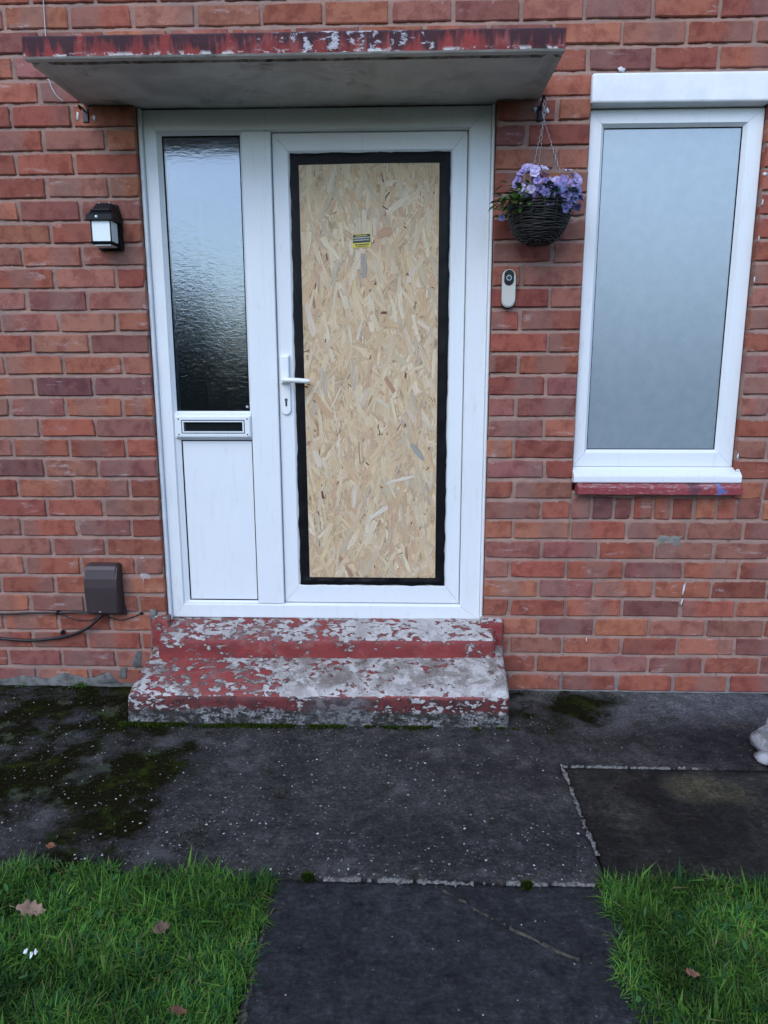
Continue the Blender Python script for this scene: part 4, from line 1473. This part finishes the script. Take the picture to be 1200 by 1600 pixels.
for (a, b, c_, d_) in ((-.0365, -.0325, -.094, -.090), (.0325, .0365, -.094, -.090), (-.0365, -.0325, -.032, -.022), (.0325, .0365, -.032, -.022)):
    add_box(bm, CXL + a, CXL + b, c_, d_, 1.733, 1.8018, .0008)
frus(1.722, .034, -.091, -.022, 1.7328, .0395, -.096, -.022)
obj('cage', bm, BLACK, lan)
bm = bmesh.new()
add_box(bm, CXL - .0322, CXL + .0322, -.0915, -.0905, 1.7335, 1.8015)
obj('glass_panel', bm, OPAL, lan)
for s in (-1, 1):
    bm = bmesh.new()
    xx = CXL + s * .0345
    add_box(bm, xx - .0006, xx + .0006, -.0895, -.0325, 1.7335, 1.8015)
    obj('glass_panel', bm, OPAL, lan)
bm = bmesh.new()
add_box(bm, CXL - .028, CXL + .030, -.0885, -.030, 1.7195, 1.7215)
obj('lower_lens', bm, OPAL, lan)
bm = bmesh.new()
bmesh.ops.create_uvsphere(bm, u_segments=12, v_segments=8, radius=.0052)
for v in bm.verts: v.co += Vector((CXL - .008, -.1045, 1.8125))
obj('motion_sensor', bm, OPAL, lan, True)
for s in (-.016, .021):
    bm = bmesh.new()
    bmesh.ops.create_uvsphere(bm, u_segments=8, v_segments=6, radius=.0042)
    for v in bm.verts: v.co = Vector((CXL + s + v.co.x * .8, -.052 + v.co.y, 1.869 + v.co.z))
    obj('screw', bm, STEEL, lan, True)

# ================================================================== cable box and cables
box = empty('cable_box', (-1.118, 0, .32), 'brown plastic cable entry box fixed low on the brick wall', 'box')
bm = bmesh.new()
prof = [(.0, .318), (-.055, .330), (-.0615, .338), (-.0630, .440), (-.0600, .476), (-.052, .512), (-.044, .524), (-.034, .529), (.0, .529)]
A = [bm.verts.new((-1.1835, y, z)) for y, z in prof]; B = [bm.verts.new((-1.0545, y, z)) for y, z in prof]
for k in range(len(prof)):
    bm.faces.new((A[k], A[(k + 1) % len(prof)], B[(k + 1) % len(prof)], B[k]))
fa = bm.faces.new(A); fb = bm.faces.new(B[::-1])
bmesh.ops.bevel(bm, geom=list(fa.edges) + list(fb.edges), offset=.006, segments=3, affect='EDGES')
obj('cover', bm, PLUM, box)
bm = bmesh.new()
add_prism(bm, [(-1.187, .312), (-1.058 + .012, .312), (-1.046, .325), (-1.053, .36), (-1.054, .525), (-1.187, .525)], -.012, .003, .002)
obj('back_plate', bm, PLUM, box)
bm = bmesh.new()
bmesh.ops.create_uvsphere(bm, u_segments=10, v_segments=6, radius=.004)
for v in bm.verts: v.co += Vector((-1.128, -.0605, .341))
obj('screw', bm, STEEL, box, True)
bm = bmesh.new()
add_tube(bm, smooth_pts([(-1.125, -.03, .335), (-1.140, -.032, .312), (-1.165, -.028, .290), (-1.215, -.020, .252), (-1.295, -.014, .221), (-1.38, -.012, .205), (-1.47, -.012, .199), (-1.60, -.012, .208), (-1.8, -.012, .23), (-2.3, -.012, .24)], 8), .0062, 8)
tag(obj('cable', bm, RUBBER), 'thick black cable curving down from the brown cable box', 'cable')
bm = bmesh.new()
add_tube(bm, smooth_pts([(-1.18, -.012, .322), (-1.24, -.012, .321), (-1.327, -.0125, .3185), (-1.45, -.012, .316), (-1.58, -.012, .3105), (-1.9, -.012, .31), (-2.3, -.012, .31)], 8), .0044, 8)
tag(obj('cable', bm, RUBBER), 'thin black cable clipped level along the bricks into the cable box', 'cable')
for (x, z) in ((-1.327, .3185), (-1.315, .235)):
    bm = bmesh.new()
    add_box(bm, x - .006, x + .006, -.020, .001, z - .008, z + .007, .003)
    tag(obj('cable_clip', bm, BLACK), 'black cable clip holding the thin level cable' if z > .3 else 'black clip nailed above the thick curving cable', 'clip')
bm = bmesh.new()
add_tube(bm, smooth_pts([(-1.318, -.006, .315), (-1.28, -.008, .296), (-1.235, -.008, .287), (-1.19, -.008, .289), (-1.12, -.012, .322)], 8), .0022, 6)
tag(obj('thin_wire', bm, RUBBER), 'thin slack black wire looping below the cable box on its outer side', 'wire')
bm = bmesh.new()
add_tube(bm, smooth_pts([(-1.11, -.02, .305), (-1.075, -.008, .290), (-1.03, -.006, .299), (-.985, -.005, .317)], 8), .0022, 6)
tag(obj('thin_wire', bm, RUBBER), 'thin black wire running from the cable box towards the door', 'wire')
bm = bmesh.new()
add_box(bm, -.992, -.980, -.008, .001, .312, .322, .002)
tag(obj('cable_clip', bm, BLACK), 'tiny black clip at the end of the thin wire beside the door frame', 'clip')
bm = bmesh.new()
add_tube(bm, [(-1.176, -.005, 2.75), (-1.1765, -.005, 2.54), (-1.1785, -.006, 2.44), (-1.18, -.01, 2.30)], .0017, 6)
tag(obj('pale_wire', bm, WIRE), 'pale thin wire running straight down the bricks above the canopy', 'wire')
bm = bmesh.new()
add_tube(bm, smooth_pts([(-1.188, -.003, 2.291), (-1.178, -.010, 2.287), (-1.170, -.010, 2.262), (-1.155, -.009, 2.235), (-1.135, -.005, 2.219)], 8), .0019, 6)
tag(obj('pale_wire', bm, WIRE), 'short white loose wire end curling below the canopy corner', 'wire')

# ================================================================== video doorbell
bell = empty('doorbell', (.453, 0, 1.50), 'pale video doorbell with black camera window beside the door frame', 'doorbell')
bm = bmesh.new()
add_prism(bm, pill(.4535, 1.5705, .0235, .0685), -.012, .003)
obj('mount', bm, BLACK, bell)
bm = bmesh.new()
add_prism(bm, pill(.4535, 1.5720, .0240, .0665), -.030, -.0121, .004, 0, 3)
obj('body', bm, CREAM, bell)
bm = bmesh.new()
add_prism(bm, pill(.4535, 1.6085, .0175, .0275), -.0312, -.0302, .0004)
obj('camera_window', bm, plain('gloss_black', (.004, .004, .006), .15, Specular_IOR_Level=.2), bell)
bm = bmesh.new()
def annulus(cx, cz, r0, r1, y0, y1, n=20):
    for k in range(n):
        a, b = 2 * math.pi * k / n, 2 * math.pi * (k + 1) / n
        P = lambda r, t, y: bm.verts.new((cx + r * math.cos(t), y, cz + r * math.sin(t)))
        bm.faces.new((P(r0, a, y1), P(r1, a, y1), P(r1, b, y1), P(r0, b, y1)))
        bm.faces.new((P(r1, a, y1), P(r1, a, y0), P(r1, b, y0), P(r1, b, y1)))
annulus(.4530, 1.6080, .0068, .0100, -.0313, -.0335)
obj('lens_ring', bm, plain('ring_grey', (.35, .38, .40), .3), bell)
bm = bmesh.new()
bmesh.ops.create_uvsphere(bm, u_segments=12, v_segments=8, radius=.0055)
for v in bm.verts: v.co = Vector((.4530 + v.co.x, -.0313 + v.co.y * .4, 1.6080 + v.co.z))
obj('lens', bm, plain('lens', (.03, .04, .05), .05), bell, True)

# ================================================================== hanging basket
HX, HY = .5345, -.130
bas = empty('hanging_basket', (HX, HY, 1.70), 'dark wicker hanging basket of purple flowers between door and window', 'hanging basket')
RZ, BZ = 1.833, 1.706
def brad(z):
    u = max(0, min(1, (z - BZ) / (RZ - BZ)))
    return .026 + .080 * math.sqrt(max(0.0, 1 - (1 - u) ** 2.0))
bm = bmesh.new()
wr = random.Random(12)
for q in range(30):
    z = BZ + (RZ - BZ) * q / 29
    n = 44
    ph, amp = wr.uniform(0, 6.28), wr.uniform(.6, 1.4)
    tilt = wr.uniform(-.004, .004)
    P = []
    for k in range(n + 1):
        a = 2 * math.pi * k / n
        r = brad(z) + .0022 * math.sin(a * 8 + (q % 2) * math.pi) + .0012 * math.sin(a * 3 + ph)
        P.append((HX + r * math.cos(a), HY + r * math.sin(a), z + tilt * math.sin(a + ph) + .0018 * amp * math.sin(a * 5 + ph)))
    add_tube(bm, P, wr.uniform(.0020, .0034), 5, cap=False)
for q in range(16):
    a = 2 * math.pi * q / 16
    add_tube(bm, [(HX + (brad(z) + .001) * math.cos(a), HY + (brad(z) + .001) * math.sin(a), z) for z in np.linspace(BZ - .003, RZ + .006, 8)], .0026, 5)
obj('wicker_bowl', bm, WICKER, bas, True)
bm = bmesh.new()
prev = None
for q in range(10):
    z = BZ - .002 + (RZ - BZ - .012) * q / 9
    ring = [bm.verts.new((HX + (brad(z) - .004) * math.cos(2 * math.pi * k / 28), HY + (brad(z) - .004) * math.sin(2 * math.pi * k / 28), z)) for k in range(28)]
    if prev:
        for k in range(28): bm.faces.new((prev[k], prev[(k + 1) % 28], ring[(k + 1) % 28], ring[k]))
    else: bm.faces.new(ring)
    prev = ring
bm.faces.new(prev)
obj('liner', bm, plain('liner', (.008, .007, .006), .9), bas)
bm = bmesh.new()
TOPZ = 2.098
for a in (-2.2, -.35, 1.6):
    P0 = Vector((HX + .100 * math.cos(a), HY + .100 * math.sin(a), RZ)); P1 = Vector((HX + .004, HY, TOPZ))
    n = 24
    for i in range(n):
        c0, c1 = P0.lerp(P1, i / n), P0.lerp(P1, (i + 1.25) / n)
        s = Vector((.0016, .0008, 0)) * (1 if i % 2 else -1)
        add_tube(bm, [c0, c0.lerp(c1, .5) + s, c1], .0011, 5)
for i in range(5):
    z = TOPZ + .013 * i
    rr = .0085
    ax = (1, 0) if i % 2 else (.45, .9)
    add_tube(bm, [(HX + .004 + ax[0] * rr * .55 * math.cos(t), HY + ax[1] * rr * .55 * math.cos(t), z + .008 + rr * math.sin(t)) for t in np.linspace(0, 2 * math.pi, 13)], .0014, 5)
obj('chain', bm, STEEL, bas)
# leaves
V, Fc, COL = [], [], []
br = random.Random(31)
def leaf_at(p, d, L, Wd, c):
    d = d.normalized(); s = d.cross(Vector((0, 0, 1)))
    if s.length < .1: s = Vector((1, 0, 0))
    s.normalize(); nn = s.cross(d); k = len(V)
    for u, wf in ((0, .1), (.3, .85), (.65, .9), (1, .05)):
        ctr = p + d * L * u - nn * .25 * L * u * u * (1 if nn.z > 0 else -1)
        for sg in (-1, 0, 1):
            V.append(ctr + s * sg * Wd * wf + nn * (.25 * Wd * wf if sg else 0)); COL.append(c)
    for e_ in range(3):
        for q2 in range(2):
            b = k + e_ * 3 + q2; Fc.append((b, b + 1, b + 4, b + 3))
for i in range(420):
    a = br.uniform(0, 2 * math.pi)
    side_l = math.cos(a) < -.35
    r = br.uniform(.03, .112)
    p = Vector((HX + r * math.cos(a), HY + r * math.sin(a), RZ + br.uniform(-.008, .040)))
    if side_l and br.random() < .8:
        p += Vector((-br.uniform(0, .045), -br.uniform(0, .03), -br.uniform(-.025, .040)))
    elif br.random() < .25:
        p += Vector((.02 * math.cos(a), .02 * math.sin(a), -br.uniform(.0, .05)))
    d = Vector((math.cos(a) + br.uniform(-.6, .6), math.sin(a) + br.uniform(-.6, .6), br.uniform(-.5, .7)))
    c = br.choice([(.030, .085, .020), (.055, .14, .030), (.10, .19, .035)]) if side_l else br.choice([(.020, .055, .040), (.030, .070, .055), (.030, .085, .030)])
    leaf_at(p, d, br.uniform(.018, .034) * (1.25 if side_l else 1), br.uniform(.005, .010) * (1.35 if side_l else 1), tuple(v * br.uniform(.7, 1.3) for v in c))
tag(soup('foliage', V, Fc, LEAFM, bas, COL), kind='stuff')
# flowers
def flower_mesh(seed, col, col2):
    r = random.Random(seed)
    V, Fc, Cc = [], [], []
    for pz in range(5):
        a = 2 * math.pi * pz / 5 + r.uniform(-.2, .2)
        d = Vector((math.cos(a), math.sin(a), 0)); s = Vector((-d.y, d.x, 0))
        L, Wd = .0165 * r.uniform(.85, 1.15), .0092 * r.uniform(.85, 1.15)
        k = len(V); m = r.uniform(.8, 1.2); up = r.uniform(.25, .7)
        for u, wf in ((.05, .25), (.45, .95), (.8, .95), (1, .45)):
            ctr = d * L * u + Vector((0, 0, L * up * u * (1 - .45 * u)))
            for sg in (-1, 0, 1):
                V.append(ctr + s * sg * Wd * wf + Vector((0, 0, .002 * r.uniform(-1, 1) + (.002 * wf if sg else 0))))
                cc = col if u > .3 else col2
                Cc.append(tuple(v * m for v in cc))
        for e_ in range(3):
            for q2 in range(2):
                b = k + e_ * 3 + q2; Fc.append((b, b + 1, b + 4, b + 3))
    me = bpy.data.meshes.new('flower')
    me.from_pydata([tuple(v) for v in V], [], Fc)
    ca = me.color_attributes.new('Col', 'FLOAT_COLOR', 'POINT')
    c = np.ones((len(V), 4), dtype=np.float32); c[:, :3] = Cc
    ca.data.foreach_set('color', c.ravel())
    me.materials.append(PETAL)
    return me
FM = [flower_mesh(1, (.40, .32, .62), (.18, .12, .38)), flower_mesh(2, (.29, .23, .50), (.12, .08, .30)), flower_mesh(3, (.52, .45, .70), (.28, .20, .48)),
      flower_mesh(4, (.20, .20, .44), (.09, .08, .26)), flower_mesh(5, (.62, .55, .74), (.36, .28, .54)), flower_mesh(6, (.15, .19, .40), (.06, .07, .22))]
nfl = 0
def put_flower(p, nrm, me, s=1.0):
    global nfl
    o = link('flower', me, bas, p)
    o.rotation_euler = nrm.to_track_quat('Z', 'Y').to_euler()
    o.scale = (s, s, s)
    nfl += 1
fr2 = random.Random(44)
for (cx, cy, cz, rx, ry, rz, n, pal) in ((.505, -.175, 1.895, .054, .045, .046, 46, (0, 1, 2, 0, 4)), (.615, -.165, 1.900, .038, .035, .034, 20, (2, 4, 0, 4)),
                                         (.545, -.215, 1.852, .040, .020, .022, 14, (1, 3, 1)), (.610, -.195, 1.850, .045, .025, .028, 22, (1, 3, 5, 3)), (.655, -.165, 1.850, .022, .03, .030, 8, (5, 3)),
                                         (.560, -.10, 1.89, .06, .03, .025, 10, (0, 1))):
    for i in range(n):
        u = Vector((fr2.gauss(0, 1), fr2.gauss(0, 1), fr2.gauss(0, 1))).normalized()
        p = Vector((cx + u.x * rx, cy + u.y * ry, cz + u.z * rz))
        put_flower(p, (u + Vector((0, -.8, .3))), FM[fr2.choice(pal)], fr2.uniform(.75, 1.1))
for (x, z) in ((.552, 1.815), (.548, 1.806), (.600, 1.808), (.604, 1.797), (.615, 1.812)):
    put_flower(Vector((x, -.228, z)), Vector((0, -1, -.4)), FM[fr2.choice((1, 3))], .7)
put_flower(Vector((.408, -.14, 1.790)), Vector((-.4, -1, 0)), FM[3], .7)
# bracket
bm = bmesh.new()
add_box(bm, .5385, .5540, -.006, .004, 2.135, 2.185, .002)
add_tube(bm, smooth_pts([(.546, -.004, 2.172), (.544, -.05, 2.180), (.540, -.105, 2.180), (.538, -.130, 2.170), (.538, -.135, 2.160), (.539, -.125, 2.154)], 6), .0032, 6)
tag(obj('basket_bracket', bm, BLACK), 'small black hook bracket under the canopy holding the hanging basket', 'bracket')
bm = bmesh.new()
add_box(bm, -1.070, -1.050, -.006, .004, 2.150, 2.195, .002)
add_tube(bm, smooth_pts([(-1.06, -.004, 2.185), (-1.058, -.05, 2.187), (-1.052, -.075, 2.178), (-1.046, -.070, 2.168)], 6), .003, 6)
tag(obj('wall_bracket', bm, DARKGREY), 'empty dark hook bracket under the canopy corner above the lantern', 'bracket')

# ================================================================== trees across the road, seen only as reflection in the side light
V, Fc, COL = [], [], []
tr = random.Random(3)
for c in range(60):
    if c < 24:
        cx, cy = -28 + 2.5 * c + tr.uniform(-1, 1), -24 + tr.uniform(-2.5, 2.5)
        H, Rr = tr.uniform(3.6, 4.9), tr.uniform(1.9, 2.6)
    else:
        cx, cy = -28 + 1.65 * (c - 24), -20.5 + tr.uniform(-.6, .6)  # low shrub row added to keep bright horizon out of the glass reflection
        H, Rr = tr.uniform(1.9, 2.6), tr.uniform(1.1, 1.5)
    g = tr.uniform(.7, 1.2)
    for i in range(900):
        u = Vector((tr.gauss(0, 1), tr.gauss(0, 1), tr.gauss(0, 1))).normalized() * (tr.random() ** .4)
        p = Vector((cx + u.x * Rr, cy + u.y * Rr, H * .5 + u.z * H * .5))
        d = Vector((tr.gauss(0, 1), tr.gauss(0, 1), tr.gauss(0, 1))).normalized(); e1 = d.orthogonal().normalized() * .32; e2 = d.cross(e1)
        k = len(V)
        V += [p - e1, p + e2 * .6, p + e1, p - e2 * .6]; Fc.append((k, k + 1, k + 2, k + 3))
        COL += [(.012 * g, .020 * g, .014 * g)] * 4
tag(soup('tree_belt', V, Fc, HEDGE, None, COL), 'dark belt of trees across the road, with shrubs added to hide the low sky', None, None, 'stuff')
print('bricks', n_bricks, 'flowers', nfl)
